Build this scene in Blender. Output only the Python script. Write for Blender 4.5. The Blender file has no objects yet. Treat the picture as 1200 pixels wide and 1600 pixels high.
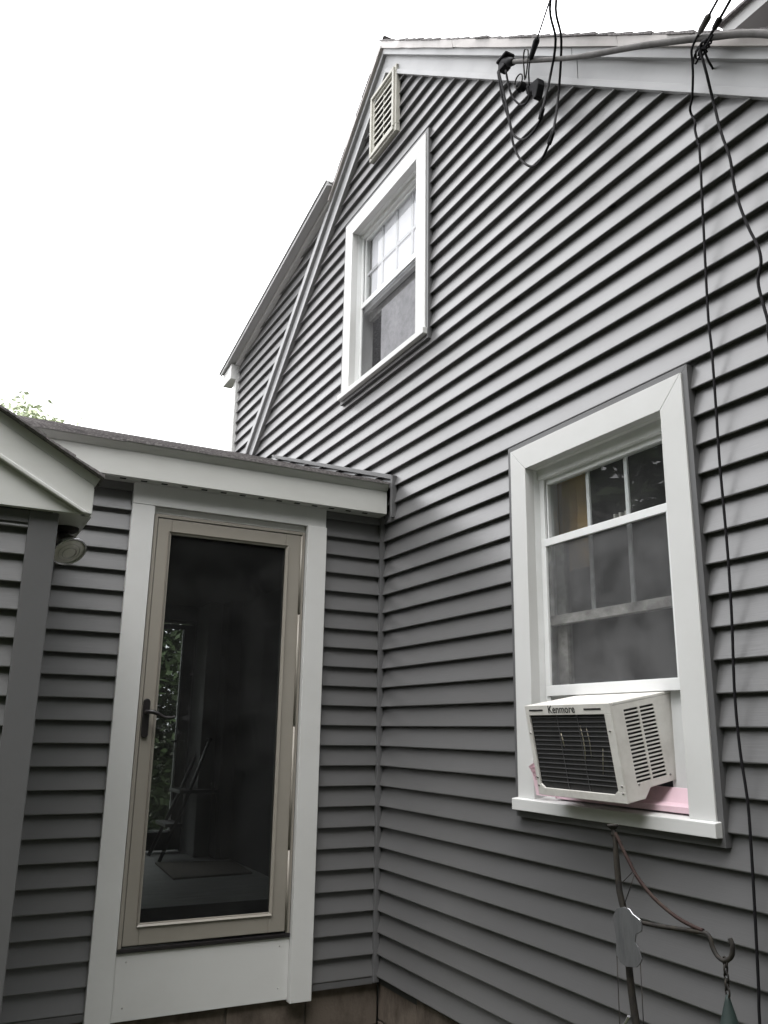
import bpy, math, random
from mathutils import Vector, Matrix

# ------------------------------------------------------------------ camera, sky, sun
SC = bpy.context.scene
COL = SC.collection
random.seed(7)

cam_d = bpy.data.cameras.new('camera')
cam = bpy.data.objects.new('camera', cam_d)
COL.objects.link(cam)
SC.camera = cam
cam_d.sensor_fit = 'VERTICAL'
cam_d.sensor_height = 36.0
cam_d.lens = 29.533
cam_d.clip_start = 0.05
cam_d.clip_end = 2000
YAW, PITCH, ROLL = math.radians(27.32919), math.radians(14.67695), math.radians(0.91592)
F = Vector((math.sin(YAW) * math.cos(PITCH), math.cos(YAW) * math.cos(PITCH), math.sin(PITCH)))
R0 = Vector((math.cos(YAW), -math.sin(YAW), 0))
U0 = R0.cross(F)
R1 = R0 * math.cos(ROLL) + U0 * math.sin(ROLL)
U1 = -R0 * math.sin(ROLL) + U0 * math.cos(ROLL)
M = Matrix((R1, U1, -F)).transposed().to_4x4()
M.translation = Vector((-2.1814, -4.2195, 1.6))
cam.matrix_world = M

SUN_EL, SUN_AZ = math.radians(62), math.radians(222)   # azimuth clockwise from +y
world = bpy.data.worlds.new('World')
SC.world = world
world.use_nodes = True
wn, wl = world.node_tree.nodes, world.node_tree.links
wn.clear()
sky = wn.new('ShaderNodeTexSky')
sky.sky_type = 'NISHITA'
sky.sun_disc = False
sky.sun_elevation = SUN_EL
sky.sun_rotation = SUN_AZ
sky.dust_density = 4.0
hsv = wn.new('ShaderNodeHueSaturation')
hsv.inputs['Saturation'].default_value = 0.10
cloud = wn.new('ShaderNodeMix')
cloud.data_type = 'RGBA'
cloud.inputs['Factor'].default_value = 0.72           # overcast: cloud layer over the clear sky
cloud.inputs['B'].default_value = (11.0, 11.0, 11.2, 1)
bg = wn.new('ShaderNodeBackground')
bg.inputs['Strength'].default_value = 0.12
wo = wn.new('ShaderNodeOutputWorld')
tcw = wn.new('ShaderNodeTexCoord')
sep = wn.new('ShaderNodeSeparateXYZ')
wl.new(tcw.outputs['Generated'], sep.inputs[0])
cie = wn.new('ShaderNodeMath')           # overcast luminance, brighter towards the zenith
cie.operation = 'MULTIPLY_ADD'
cie.use_clamp = True
cie.inputs[1].default_value = 0.55
cie.inputs[2].default_value = 0.45
wl.new(sep.outputs['Z'], cie.inputs[0])
vm = wn.new('ShaderNodeVectorMath')
vm.operation = 'SCALE'
vm.inputs[0].default_value = (38.0, 38.1, 38.8)
wl.new(cie.outputs[0], vm.inputs['Scale'])
wl.new(vm.outputs[0], cloud.inputs['B'])
wl.new(sky.outputs['Color'], hsv.inputs['Color'])
wl.new(hsv.outputs['Color'], cloud.inputs['A'])
wl.new(cloud.outputs['Result'], bg.inputs['Color'])
wl.new(bg.outputs['Background'], wo.inputs['Surface'])

sun_d = bpy.data.lights.new('sun', 'SUN')
sun_d.energy = 1.5
sun_d.angle = math.radians(40)
sun_d.color = (1.0, 0.97, 0.93)
sun = bpy.data.objects.new('sun', sun_d)
COL.objects.link(sun)
sd = Vector((math.sin(SUN_AZ) * math.cos(SUN_EL), math.cos(SUN_AZ) * math.cos(SUN_EL), math.sin(SUN_EL)))
sun.rotation_euler = sd.to_track_quat('Z', 'Y').to_euler()

SC.view_settings.view_transform = 'Standard'
SC.view_settings.look = 'None'
SC.view_settings.gamma = 1
SC.view_settings.use_curve_mapping = False
SC.view_settings.exposure = 0.5

# ------------------------------------------------------------------ materials
MATS = {}


def mat(name, col, rough=0.5, spec=0.5, metal=0.0, var=0.0, dirt=None, dirt_scale=(3, 3, 3), dirt_amt=0.5,
        grain=None, grain_amt=0.1, wav=0.0, coat=0.0):
    m = bpy.data.materials.new(name)
    m.use_nodes = True
    nt = m.node_tree
    n, l = nt.nodes, nt.links
    b = n['Principled BSDF']
    b.inputs['Roughness'].default_value = rough
    b.inputs['Specular IOR Level'].default_value = spec
    b.inputs['Metallic'].default_value = metal
    b.inputs['Coat Weight'].default_value = coat
    tc = n.new('ShaderNodeTexCoord')
    src = None
    rgb = n.new('ShaderNodeRGB')
    rgb.outputs[0].default_value = (*col, 1)
    src = rgb.outputs[0]
    if dirt is not None:
        mp = n.new('ShaderNodeMapping')
        mp.inputs['Scale'].default_value = dirt_scale
        l.new(tc.outputs['Object'], mp.inputs['Vector'])
        nz = n.new('ShaderNodeTexNoise')
        nz.inputs['Scale'].default_value = 1.0
        nz.inputs['Detail'].default_value = 7
        nz.inputs['Roughness'].default_value = 0.65
        l.new(mp.outputs[0], nz.inputs['Vector'])
        rp = n.new('ShaderNodeValToRGB')
        rp.color_ramp.elements[0].position = 0.42
        rp.color_ramp.elements[1].position = 0.72
        rp.color_ramp.elements[1].color = (dirt_amt, dirt_amt, dirt_amt, 1)
        rp.color_ramp.elements[0].color = (0, 0, 0, 1)
        l.new(nz.outputs['Fac'], rp.inputs['Fac'])
        mx = n.new('ShaderNodeMix')
        mx.data_type = 'RGBA'
        mx.inputs['B'].default_value = (*dirt, 1)
        l.new(rp.outputs['Color'], mx.inputs['Factor'])
        l.new(src, mx.inputs['A'])
        src = mx.outputs['Result']
        # roughness follows the wear
        ra = n.new('ShaderNodeMath')
        ra.operation = 'MULTIPLY_ADD'
        ra.inputs[1].default_value = 0.25
        ra.inputs[2].default_value = rough - 0.1
        l.new(nz.outputs['Fac'], ra.inputs[0])
        l.new(ra.outputs[0], b.inputs['Roughness'])
    if var > 0:
        oi = n.new('ShaderNodeObjectInfo')
        ma = n.new('ShaderNodeMath')
        ma.operation = 'MULTIPLY_ADD'
        ma.inputs[1].default_value = 2 * var
        ma.inputs[2].default_value = 1 - var
        l.new(oi.outputs['Random'], ma.inputs[0])
        hv = n.new('ShaderNodeHueSaturation')
        l.new(src, hv.inputs['Color'])
        l.new(ma.outputs[0], hv.inputs['Value'])
        src = hv.outputs['Color']
    l.new(src, b.inputs['Base Color'])
    last = None
    if grain is not None:
        mp2 = n.new('ShaderNodeMapping')
        mp2.inputs['Scale'].default_value = grain
        l.new(tc.outputs['Object'], mp2.inputs['Vector'])
        nz2 = n.new('ShaderNodeTexNoise')
        nz2.inputs['Scale'].default_value = 1.0
        nz2.inputs['Detail'].default_value = 4
        l.new(mp2.outputs[0], nz2.inputs['Vector'])
        bp = n.new('ShaderNodeBump')
        bp.inputs['Strength'].default_value = grain_amt
        bp.inputs['Distance'].default_value = 0.002
        l.new(nz2.outputs['Fac'], bp.inputs['Height'])
        last = bp
    if wav > 0:
        nz3 = n.new('ShaderNodeTexNoise')
        nz3.inputs['Scale'].default_value = 1.6
        nz3.inputs['Detail'].default_value = 1
        l.new(tc.outputs['Object'], nz3.inputs['Vector'])
        bp2 = n.new('ShaderNodeBump')
        bp2.inputs['Strength'].default_value = wav
        bp2.inputs['Distance'].default_value = 0.02
        l.new(nz3.outputs['Fac'], bp2.inputs['Height'])
        if last:
            l.new(last.outputs[0], bp2.inputs['Normal'])
        last = bp2
    if last:
        l.new(last.outputs[0], b.inputs['Normal'])
    MATS[name] = m
    return m


def glass(name, tint, wav=0.02, gloss=1.0, haze=0.0):
    m = bpy.data.materials.new(name)
    m.use_nodes = True
    n, l = m.node_tree.nodes, m.node_tree.links
    n.clear()
    out = n.new('ShaderNodeOutputMaterial')
    tr = n.new('ShaderNodeBsdfTransparent')
    tr.inputs[0].default_value = (*tint, 1)
    gl = n.new('ShaderNodeBsdfGlossy')
    gl.inputs['Roughness'].default_value = 0.0
    fr = n.new('ShaderNodeFresnel')
    fr.inputs['IOR'].default_value = 1.5
    ge = n.new('ShaderNodeNewGeometry')
    inv = n.new('ShaderNodeMath')
    inv.operation = 'SUBTRACT'
    inv.inputs[0].default_value = 1.0
    l.new(ge.outputs['Backfacing'], inv.inputs[1])
    lev = n.new('ShaderNodeMath')
    lev.operation = 'MULTIPLY'
    lev.inputs[1].default_value = gloss
    l.new(fr.outputs[0], lev.inputs[0])
    mul = n.new('ShaderNodeMath')
    mul.operation = 'MULTIPLY'
    mul.use_clamp = True
    l.new(lev.outputs[0], mul.inputs[0])
    l.new(inv.outputs[0], mul.inputs[1])
    mx = n.new('ShaderNodeMixShader')
    l.new(mul.outputs[0], mx.inputs[0])
    l.new(tr.outputs[0], mx.inputs[1])
    l.new(gl.outputs[0], mx.inputs[2])
    tc = n.new('ShaderNodeTexCoord')
    nz = n.new('ShaderNodeTexNoise')
    nz.inputs['Scale'].default_value = 3.0
    nz.inputs['Detail'].default_value = 1
    l.new(tc.outputs['Object'], nz.inputs['Vector'])
    bp = n.new('ShaderNodeBump')
    bp.inputs['Strength'].default_value = wav
    bp.inputs['Distance'].default_value = 0.05
    l.new(nz.outputs['Fac'], bp.inputs['Height'])
    l.new(bp.outputs[0], gl.inputs['Normal'])
    last = mx
    if haze > 0:        # reflection haze painted onto the pane as patchy grey diffuse
        df = n.new('ShaderNodeBsdfDiffuse')
        df.inputs[0].default_value = (0.5, 0.5, 0.5, 1)
        m2 = n.new('ShaderNodeMixShader')
        n2 = n.new('ShaderNodeTexNoise')
        n2.inputs['Scale'].default_value = 6.0
        n2.inputs['Detail'].default_value = 4
        l.new(tc.outputs['Object'], n2.inputs['Vector'])
        mr = n.new('ShaderNodeMapRange')
        mr.inputs['From Min'].default_value = 0.3
        mr.inputs['From Max'].default_value = 0.7
        mr.inputs['To Min'].default_value = haze * 0.6
        mr.inputs['To Max'].default_value = haze * 1.4
        l.new(n2.outputs['Fac'], mr.inputs['Value'])
        l.new(mr.outputs[0], m2.inputs[0])
        l.new(mx.outputs[0], m2.inputs[1])
        l.new(df.outputs[0], m2.inputs[2])
        last = m2
    l.new(last.outputs[0], out.inputs['Surface'])
    MATS[name] = m


def mesh_screen(name, col, dens, cloudy=0.0):
    m = bpy.data.materials.new(name)
    m.use_nodes = True
    n, l = m.node_tree.nodes, m.node_tree.links
    n.clear()
    out = n.new('ShaderNodeOutputMaterial')
    tr = n.new('ShaderNodeBsdfTransparent')
    df = n.new('ShaderNodeBsdfDiffuse')
    df.inputs[0].default_value = (*col, 1)
    mx = n.new('ShaderNodeMixShader')
    mx.inputs[0].default_value = dens
    if cloudy > 0:      # cloudy window reflections painted in as uneven screen density
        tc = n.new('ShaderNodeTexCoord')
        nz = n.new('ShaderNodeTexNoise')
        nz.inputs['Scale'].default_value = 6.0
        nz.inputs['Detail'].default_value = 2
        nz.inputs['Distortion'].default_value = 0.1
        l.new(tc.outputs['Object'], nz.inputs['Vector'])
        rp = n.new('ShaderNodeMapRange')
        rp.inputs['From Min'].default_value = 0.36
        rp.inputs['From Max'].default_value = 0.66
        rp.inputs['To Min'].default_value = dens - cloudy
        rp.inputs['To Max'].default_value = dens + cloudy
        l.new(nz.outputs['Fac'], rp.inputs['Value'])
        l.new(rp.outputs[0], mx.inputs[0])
    l.new(tr.outputs[0], mx.inputs[1])
    l.new(df.outputs[0], mx.inputs[2])
    l.new(mx.outputs[0], out.inputs['Surface'])
    MATS[name] = m


mat('siding', (0.108, 0.108, 0.110), rough=0.31, spec=1.0, var=0.03, dirt=(0.088, 0.087, 0.086), dirt_scale=(1.2, 1.2, 5),
    dirt_amt=0.5, grain=(7, 7, 210), grain_amt=0.18, wav=0.12)
mat('grey_trim', (0.105, 0.105, 0.108), rough=0.42, spec=0.6, dirt=(0.085, 0.085, 0.085), dirt_scale=(4, 4, 4), dirt_amt=0.5)
mat('white_trim', (0.585, 0.588, 0.58), rough=0.42, spec=0.45, dirt=(0.52, 0.52, 0.505), dirt_scale=(2, 2, 2.5), dirt_amt=0.6, wav=0.05)
mat('white_coil', (0.585, 0.59, 0.57), rough=0.38, spec=0.5, dirt=(0.50, 0.50, 0.475), dirt_scale=(2, 2, 6), dirt_amt=0.6, wav=0.10)
mat('rake_coil', (0.31, 0.312, 0.318), rough=0.40, spec=0.5, dirt=(0.26, 0.262, 0.268), dirt_scale=(2, 3, 3), dirt_amt=0.6, wav=0.12)
mat('vinyl_white', (0.74, 0.75, 0.75), rough=0.3, spec=0.5, dirt=(0.6, 0.6, 0.58), dirt_scale=(6, 6, 6), dirt_amt=0.4)
mat('dirty_white', (0.42, 0.42, 0.40), rough=0.6, dirt=(0.20, 0.19, 0.18), dirt_scale=(30, 18, 30), dirt_amt=0.9)
mat('drip_metal', (0.45, 0.42, 0.405), rough=0.4, spec=0.5, dirt=(0.35, 0.325, 0.31), dirt_scale=(5, 5, 5), dirt_amt=0.7, wav=0.2)
mat('cream', (0.43, 0.42, 0.375), rough=0.5, dirt=(0.33, 0.32, 0.28), dirt_scale=(8, 8, 8), dirt_amt=0.6)
mat('taupe', (0.275, 0.255, 0.222), rough=0.36, spec=0.5, dirt=(0.235, 0.218, 0.188), dirt_scale=(3, 3, 3), dirt_amt=0.5)
mat('bronze', (0.012, 0.010, 0.011), rough=0.42, spec=0.5)
mat('black_rubber', (0.012, 0.012, 0.014), rough=0.65, spec=0.2)
mat('cable_black', (0.010, 0.0095, 0.011), rough=0.7, spec=0.15)
mat('cable_grey', (0.10, 0.095, 0.092), rough=0.7, spec=0.3, dirt=(0.05, 0.047, 0.045), dirt_scale=(12, 12, 12), dirt_amt=0.9, grain=(60, 60, 60), grain_amt=0.4)
mat('shingle', (0.085, 0.078, 0.08), rough=0.8, spec=0.5, var=0.2, dirt=(0.34, 0.32, 0.315), dirt_scale=(70, 70, 70), dirt_amt=0.8,
    grain=(220, 220, 220), grain_amt=0.8)
mat('dark', (0.012, 0.012, 0.013), rough=0.8)
mat('sheathing', (0.05, 0.05, 0.05), rough=0.9)
mat('concrete', (0.14, 0.115, 0.095), rough=0.9, spec=0.2, var=0.14, dirt=(0.045, 0.036, 0.030), dirt_scale=(7, 7, 4), dirt_amt=1.0,
    grain=(90, 90, 90), grain_amt=0.5)
mat('mortar', (0.12, 0.105, 0.092), rough=0.95)
mat('ac_shell', (0.66, 0.645, 0.61), rough=0.42, spec=0.5, dirt=(0.47, 0.45, 0.42), dirt_scale=(14, 14, 14), dirt_amt=0.6)
mat('ac_fin', (0.02, 0.02, 0.021), rough=0.6, dirt=(0.05, 0.048, 0.045), dirt_scale=(60, 60, 8), dirt_amt=0.6)
mat('ac_bar', (0.16, 0.16, 0.165), rough=0.4, metal=0.5)
mat('print_black', (0.02, 0.02, 0.02), rough=0.5)
mat('screw', (0.28, 0.27, 0.26), rough=0.35, metal=0.9)
mat('bent_fin', (0.36, 0.33, 0.25), rough=0.4, metal=0.5)
mat('pink_foam', (0.72, 0.53, 0.59), rough=0.85, dirt=(0.64, 0.45, 0.52), dirt_scale=(20, 20, 20), dirt_amt=0.6)
mat('rust_iron', (0.016, 0.0145, 0.014), rough=0.7, spec=0.3, dirt=(0.045, 0.038, 0.028), dirt_scale=(40, 40, 25), dirt_amt=0.9)
mat('red_iron', (0.022, 0.009, 0.008), rough=0.7, spec=0.25, dirt=(0.045, 0.035, 0.025), dirt_scale=(30, 30, 30), dirt_amt=0.7)
mat('tin', (0.105, 0.107, 0.11), rough=0.6, metal=0.2, dirt=(0.06, 0.062, 0.065), dirt_scale=(60, 60, 12), dirt_amt=0.8)
mat('bright_tin', (0.6, 0.6, 0.62), rough=0.25, metal=0.9)
mat('verdigris', (0.012, 0.026, 0.023), rough=0.6, dirt=(0.012, 0.022, 0.02), dirt_scale=(25, 25, 25), dirt_amt=0.8)
mat('chrome', (0.55, 0.53, 0.51), rough=0.28, metal=0.9)
mat('lamp_glass', (0.85, 0.82, 0.79), rough=0.15, spec=0.7, dirt=(0.62, 0.58, 0.55), dirt_scale=(25, 25, 25), dirt_amt=0.7,
    grain=(130, 130, 130), grain_amt=0.7, coat=0.6)
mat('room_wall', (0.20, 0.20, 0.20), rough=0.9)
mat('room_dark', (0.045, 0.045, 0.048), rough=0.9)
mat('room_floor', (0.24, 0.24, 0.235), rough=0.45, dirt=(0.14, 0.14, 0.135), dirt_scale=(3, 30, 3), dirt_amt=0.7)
mat('rug_wool', (0.16, 0.14, 0.12), rough=0.95, dirt=(0.10, 0.09, 0.08), dirt_scale=(40, 40, 40), dirt_amt=0.8)
mat('amber_cloth', (0.80, 0.56, 0.25), rough=0.8)
mat('brown_wood', (0.30, 0.13, 0.05), rough=0.6, dirt=(0.12, 0.06, 0.03), dirt_scale=(3, 3, 3), dirt_amt=0.8)
mat('muntin_grey', (0.60, 0.59, 0.62), rough=0.6)
mat('shade_white', (0.88, 0.86, 0.91), rough=0.8)
mat('mottled', (0.62, 0.62, 0.65), rough=0.6, dirt=(0.42, 0.42, 0.45), dirt_scale=(30, 22, 26), dirt_amt=0.8)
mat('leaf', (0.055, 0.085, 0.03), rough=0.6, spec=0.3, var=0.1)
mat('leaf_glare', (0.34, 0.38, 0.26), rough=0.6, spec=0.3, var=0.1)  # leaves paled: the sky glare over the crown is put into their colour
mat('bark', (0.07, 0.055, 0.042), rough=0.95, dirt=(0.035, 0.028, 0.022), dirt_scale=(6, 6, 2), dirt_amt=0.8)
mat('grass', (0.035, 0.044, 0.018), rough=0.95, dirt=(0.05, 0.042, 0.028), dirt_scale=(1.5, 1.5, 1.5), dirt_amt=0.8, grain=(60, 60, 60), grain_amt=0.8)
mat('soffit_grey', (0.42, 0.42, 0.42), rough=0.55)
glass('clear_glass', (0.92, 0.93, 0.93), wav=0.03, haze=0.035)
glass('door_glass', (0.60, 0.615, 0.61), wav=0.01, gloss=0.14, haze=0.017)
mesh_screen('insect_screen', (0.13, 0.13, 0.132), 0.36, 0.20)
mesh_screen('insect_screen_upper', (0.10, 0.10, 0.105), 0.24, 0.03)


# ------------------------------------------------------------------ mesh helpers
class MB:
    def __init__(self):
        self.v, self.f, self.s = [], [], []

    def add(self, vs, fs, smooth=False):
        o = len(self.v)
        self.v += [tuple(p) for p in vs]
        self.f += [tuple(i + o for i in q) for q in fs]
        self.s += [smooth] * len(fs)
        return self

    def box(self, x0, x1, y0, y1, z0, z1):
        x0, x1 = min(x0, x1), max(x0, x1)
        y0, y1 = min(y0, y1), max(y0, y1)
        z0, z1 = min(z0, z1), max(z0, z1)
        vs = [(x0, y0, z0), (x1, y0, z0), (x1, y1, z0), (x0, y1, z0), (x0, y0, z1), (x1, y0, z1), (x1, y1, z1), (x0, y1, z1)]
        return self.add(vs, [(0, 3, 2, 1), (4, 5, 6, 7), (0, 1, 5, 4), (1, 2, 6, 5), (2, 3, 7, 6), (3, 0, 4, 7)])

    def prism(self, poly, axis, a0, a1):
        """poly: 2-D points in the two other axes (kept in x,y,z order), extruded along axis from a0 to a1"""
        n = len(poly)

        def p3(p, a):
            if axis == 0:
                return (a, p[0], p[1])
            if axis == 1:
                return (p[0], a, p[1])
            return (p[0], p[1], a)
        vs = [p3(p, a0) for p in poly] + [p3(p, a1) for p in poly]
        fs = [tuple(range(n)), tuple(range(2 * n - 1, n - 1, -1))]
        fs += [(i, i + n, (i + 1) % n + n, (i + 1) % n) for i in range(n)]
        return self.add(vs, fs)

    def tube(self, path, r, n=8, smooth=True, cap=True):
        path = [Vector(p) for p in path]
        k = len(path)
        rs = r if hasattr(r, '__len__') else [r] * k
        vs, fs = [], []
        up = Vector((0.13, 0.31, 0.94))
        prev = None
        for i, p in enumerate(path):
            t = (path[min(i + 1, k - 1)] - path[max(i - 1, 0)])
            t = t.normalized() if t.length > 1e-9 else Vector((0, 0, 1))
            if prev is None:
                a = t.cross(up)
                if a.length < 1e-3:
                    a = t.cross(Vector((1, 0, 0)))
            else:
                a = prev - t * prev.dot(t)
            a.normalize()
            prev = a
            b = t.cross(a)
            for j in range(n):
                w = 2 * math.pi * j / n
                vs.append(p + (a * math.cos(w) + b * math.sin(w)) * rs[i])
        for i in range(k - 1):
            for j in range(n):
                fs.append((i * n + j, i * n + (j + 1) % n, (i + 1) * n + (j + 1) % n, (i + 1) * n + j))
        self.add(vs, fs, smooth)
        if cap:
            o = len(self.v) - len(vs)
            self.f += [tuple(o + j for j in reversed(range(n))), tuple(o + (k - 1) * n + j for j in range(n))]
            self.s += [False, False]
        return self

    def lathe(self, prof, origin, axis, n=24):
        """prof: (radius, distance along axis)"""
        ax = Vector(axis).normalized()
        a = ax.cross(Vector((0, 0, 1)))
        if a.length < 1e-3:
            a = Vector((1, 0, 0))
        a.normalize()
        b = ax.cross(a)
        o = Vector(origin)
        vs, fs = [], []
        for (r, h) in prof:
            for j in range(n):
                w = 2 * math.pi * j / n
                vs.append(o + ax * h + (a * math.cos(w) + b * math.sin(w)) * max(r, 1e-5))
        for i in range(len(prof) - 1):
            for j in range(n):
                fs.append((i * n + j, i * n + (j + 1) % n, (i + 1) * n + (j + 1) % n, (i + 1) * n + j))
        return self.add(vs, fs, True)

    def build(self, name, m, parent=None, bevel=0.0, local=False, label=None, kind=None):
        me = bpy.data.meshes.new(name)
        off = Vector((0, 0, 0))
        if parent is not None and not local:
            off = Vector(parent.get('_o', (0, 0, 0)))
        me.from_pydata([tuple(Vector(p) - off) for p in self.v], [], self.f)
        me.polygons.foreach_set('use_smooth', self.s)
        me.materials.append(MATS[m])
        me.update()
        import bmesh
        bm = bmesh.new()
        bm.from_mesh(me)
        bmesh.ops.recalc_face_normals(bm, faces=bm.faces)
        bm.to_mesh(me)
        bm.free()
        o = bpy.data.objects.new(name, me)
        COL.objects.link(o)
        if parent is not None:
            o.parent = parent
            o['_o'] = tuple(off)
        if bevel > 0:
            md = o.modifiers.new('bevel', 'BEVEL')
            md.width = bevel
            md.segments = 2
            md.limit_method = 'ANGLE'
            md.angle_limit = math.radians(40)
        if label:
            o['label'] = label
        if kind:
            o['kind'] = kind
        return o


def thing(name, label, cat, loc, group=None, rot=None):
    o = bpy.data.objects.new(name, None)
    o.empty_display_size = 0.2
    COL.objects.link(o)
    o.location = loc
    if rot:
        o.rotation_euler = rot
    o['label'] = label
    o['category'] = cat
    o['_o'] = tuple(loc)
    if group:
        o['group'] = group
    return o


def tag(o, label, cat, group=None):
    o['label'] = label
    o['category'] = cat
    if group:
        o['group'] = group
    return o


def smooth_path(pts, sub=6):
    """Catmull-Rom through the points"""
    P = [Vector(p) for p in pts]
    out = []
    for i in range(len(P) - 1):
        p0, p1, p2, p3 = P[max(i - 1, 0)], P[i], P[i + 1], P[min(i + 2, len(P) - 1)]
        for s in range(sub):
            t = s / sub
            out.append(0.5 * ((2 * p1) + (p2 - p0) * t + (2 * p0 - 5 * p1 + 4 * p2 - p3) * t * t + (3 * p1 - p0 - 3 * p2 + p3) * t ** 3))
    out.append(P[-1])
    return out


def clip_poly(poly, a, b, c):
    """keep a*u+b*v<=c"""
    out = []
    n = len(poly)
    for i in range(n):
        p, q = poly[i], poly[(i + 1) % n]
        dp, dq = a * p[0] + b * p[1] - c, a * q[0] + b * q[1] - c
        if dp <= 0:
            out.append(p)
        if dp * dq < 0:
            t = dp / (dp - dq)
            out.append((p[0] + (q[0] - p[0]) * t, p[1] + (q[1] - p[1]) * t))
    return out


EXP = 0.1025      # siding exposure
BASE = 0.399      # bottom of the lowest course


def plank(parent, axis, wall, sgn, u0, u1, z0, halfs=(), name='siding_plank', exp=EXP, lift=0.0):
    """one course of lap siding: thick rounded butt at the bottom, tucked thin under the course above.
    axis = 0: wall is x = wall, u is y.  axis = 1: wall is y = wall, u is x.  sgn = outward direction"""
    prof = [(0.0, 0.0245), (0.0018, 0.0262), (0.0045, 0.0266), (exp * 0.5, 0.0150), (exp - 0.002, 0.0030), (exp + 0.012, 0.0008)]
    jit = random.uniform(-0.0007, 0.0007) + lift
    mb = MB()

    def p3(u, z, d):
        w = wall + sgn * (d + jit)
        return (w, u, z) if axis == 0 else (u, w, z)
    for i in range(len(prof) - 1):
        za, zb = z0 + prof[i][0], z0 + prof[i + 1][0]
        da, db = prof[i][1], prof[i + 1][1]
        q = [(u0, za), (u1, za), (u1, zb), (u0, zb)]
        for h in halfs:
            q = clip_poly(q, *h)
            if len(q) < 3:
                break
        if len(q) < 3:
            continue
        n = len(q)
        fr = [p3(u, z, da + (db - da) * (z - za) / (zb - za)) for u, z in q]
        bk = [p3(u, z, 0.0005 if i > 1 else (da + (db - da) * (z - za) / (zb - za)) - 0.0035) for u, z in q]
        fs = [tuple(range(n)), tuple(range(2 * n - 1, n - 1, -1))]
        for k in range(n):
            k2 = (k + 1) % n
            inner = abs(q[k][1] - q[k2][1]) < 1e-9 and ((abs(q[k][1] - za) < 1e-9 and i not in (0, 2)) or (abs(q[k][1] - zb) < 1e-9 and i < len(prof) - 2 and i != 1))
            if not inner:
                fs.append((k, k + n, k2 + n, k2))
        mb.add(fr + bk, fs)
    if not mb.f:
        return None
    return mb.build(name, 'siding', parent)


def wall_with_holes(mb, axis, w0, w1, u0, u1, z0, z1, holes):
    zs = sorted({z0, z1, *[h[2] for h in holes], *[h[3] for h in holes]})
    for a, b in zip(zs, zs[1:]):
        mid = (a + b) / 2
        cuts = sorted([(h[0], h[1]) for h in holes if h[2] < mid < h[3]])
        u = u0
        for c0, c1 in cuts + [(u1, u1)]:
            if c0 > u + 1e-6:
                if axis == 0:
                    mb.box(w0, w1, u, c0, a, b)
                else:
                    mb.box(u, c0, w0, w1, a, b)
            u = c1


# ------------------------------------------------------------------ ground
g = MB()
g.add([(-400, -400, 0), (400, -400, 0), (400, 400, 0), (-400, 400, 0)], [(0, 1, 2, 3)])
go = g.build('ground', 'grass')
go['kind'] = 'structure'

# ------------------------------------------------------------------ main house
house = thing('house', 'tall grey lap-sided gable house with white trimmed windows', 'house', (3.0, -0.5, 0.0))
AY, AZ, SL = 0.015, 5.918, 0.835      # apex of the siding edge, roof slope


def rake_z(y, d=0.0):
    return AZ + d - SL * abs(y - AY)


# window openings in the gable wall: (y0, y1, z0, z1)
W1 = (-2.187, -1.397, 1.352, 2.720)
W2 = (-0.415, 0.478, 3.780, 4.948)
YR, YL = -4.0, 3.09

sh = MB()
holes = [(w[0] - 0.052, w[1] + 0.052, w[2] - 0.032, w[3] + 0.052) for w in (W1, W2)]
zs = sorted({0.36, 6.05, *[h[2] for h in holes], *[h[3] for h in holes]})
for za, zb in zip(zs, zs[1:]):
    mid = (za + zb) / 2
    cuts = sorted([(h[0], h[1]) for h in holes if h[2] < mid < h[3]]) + [(YL, YL)]
    u = YR
    for c0, c1 in cuts:
        for ua, ub in ((u, min(c0, 0.93)), (max(u, 0.93), c0)):
            if ub - ua < 1e-4:
                continue
            q = [(ua, za), (ub, za), (ub, zb), (ua, zb)]
            if ua >= 0.93:
                q = clip_poly(q, 0.217, 1.0, 5.017 + 0.217 * 2.915 + 0.03)
            else:
                q = clip_poly(q, -SL, 1.0, AZ - SL * AY + 0.10)
                q = clip_poly(q, SL, 1.0, AZ + SL * AY + 0.10)
            if len(q) > 2:
                sh.prism(q, 0, 0.011, 0.10)
        u = c1
# far walls of the house body
sh.box(0.1, 7.0, YR, YR + 0.1, 0.36, 2.7)
sh.box(0.1, 7.0, 3.0, 3.085, 0.36, 4.95)
sh.box(6.9, 7.0, YR, 3.0, 0.36, 2.55)
# loft floor and side boards closing the rooms behind the two windows
sh.box(0.1, 6.9, YR + 0.1, 3.0, 3.05, 3.25)
sh.box(0.1, 6.9, YR + 0.1, 3.0, 0.30, 0.42)
sh.build('wall_sheathing', 'sheathing', house)

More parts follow.
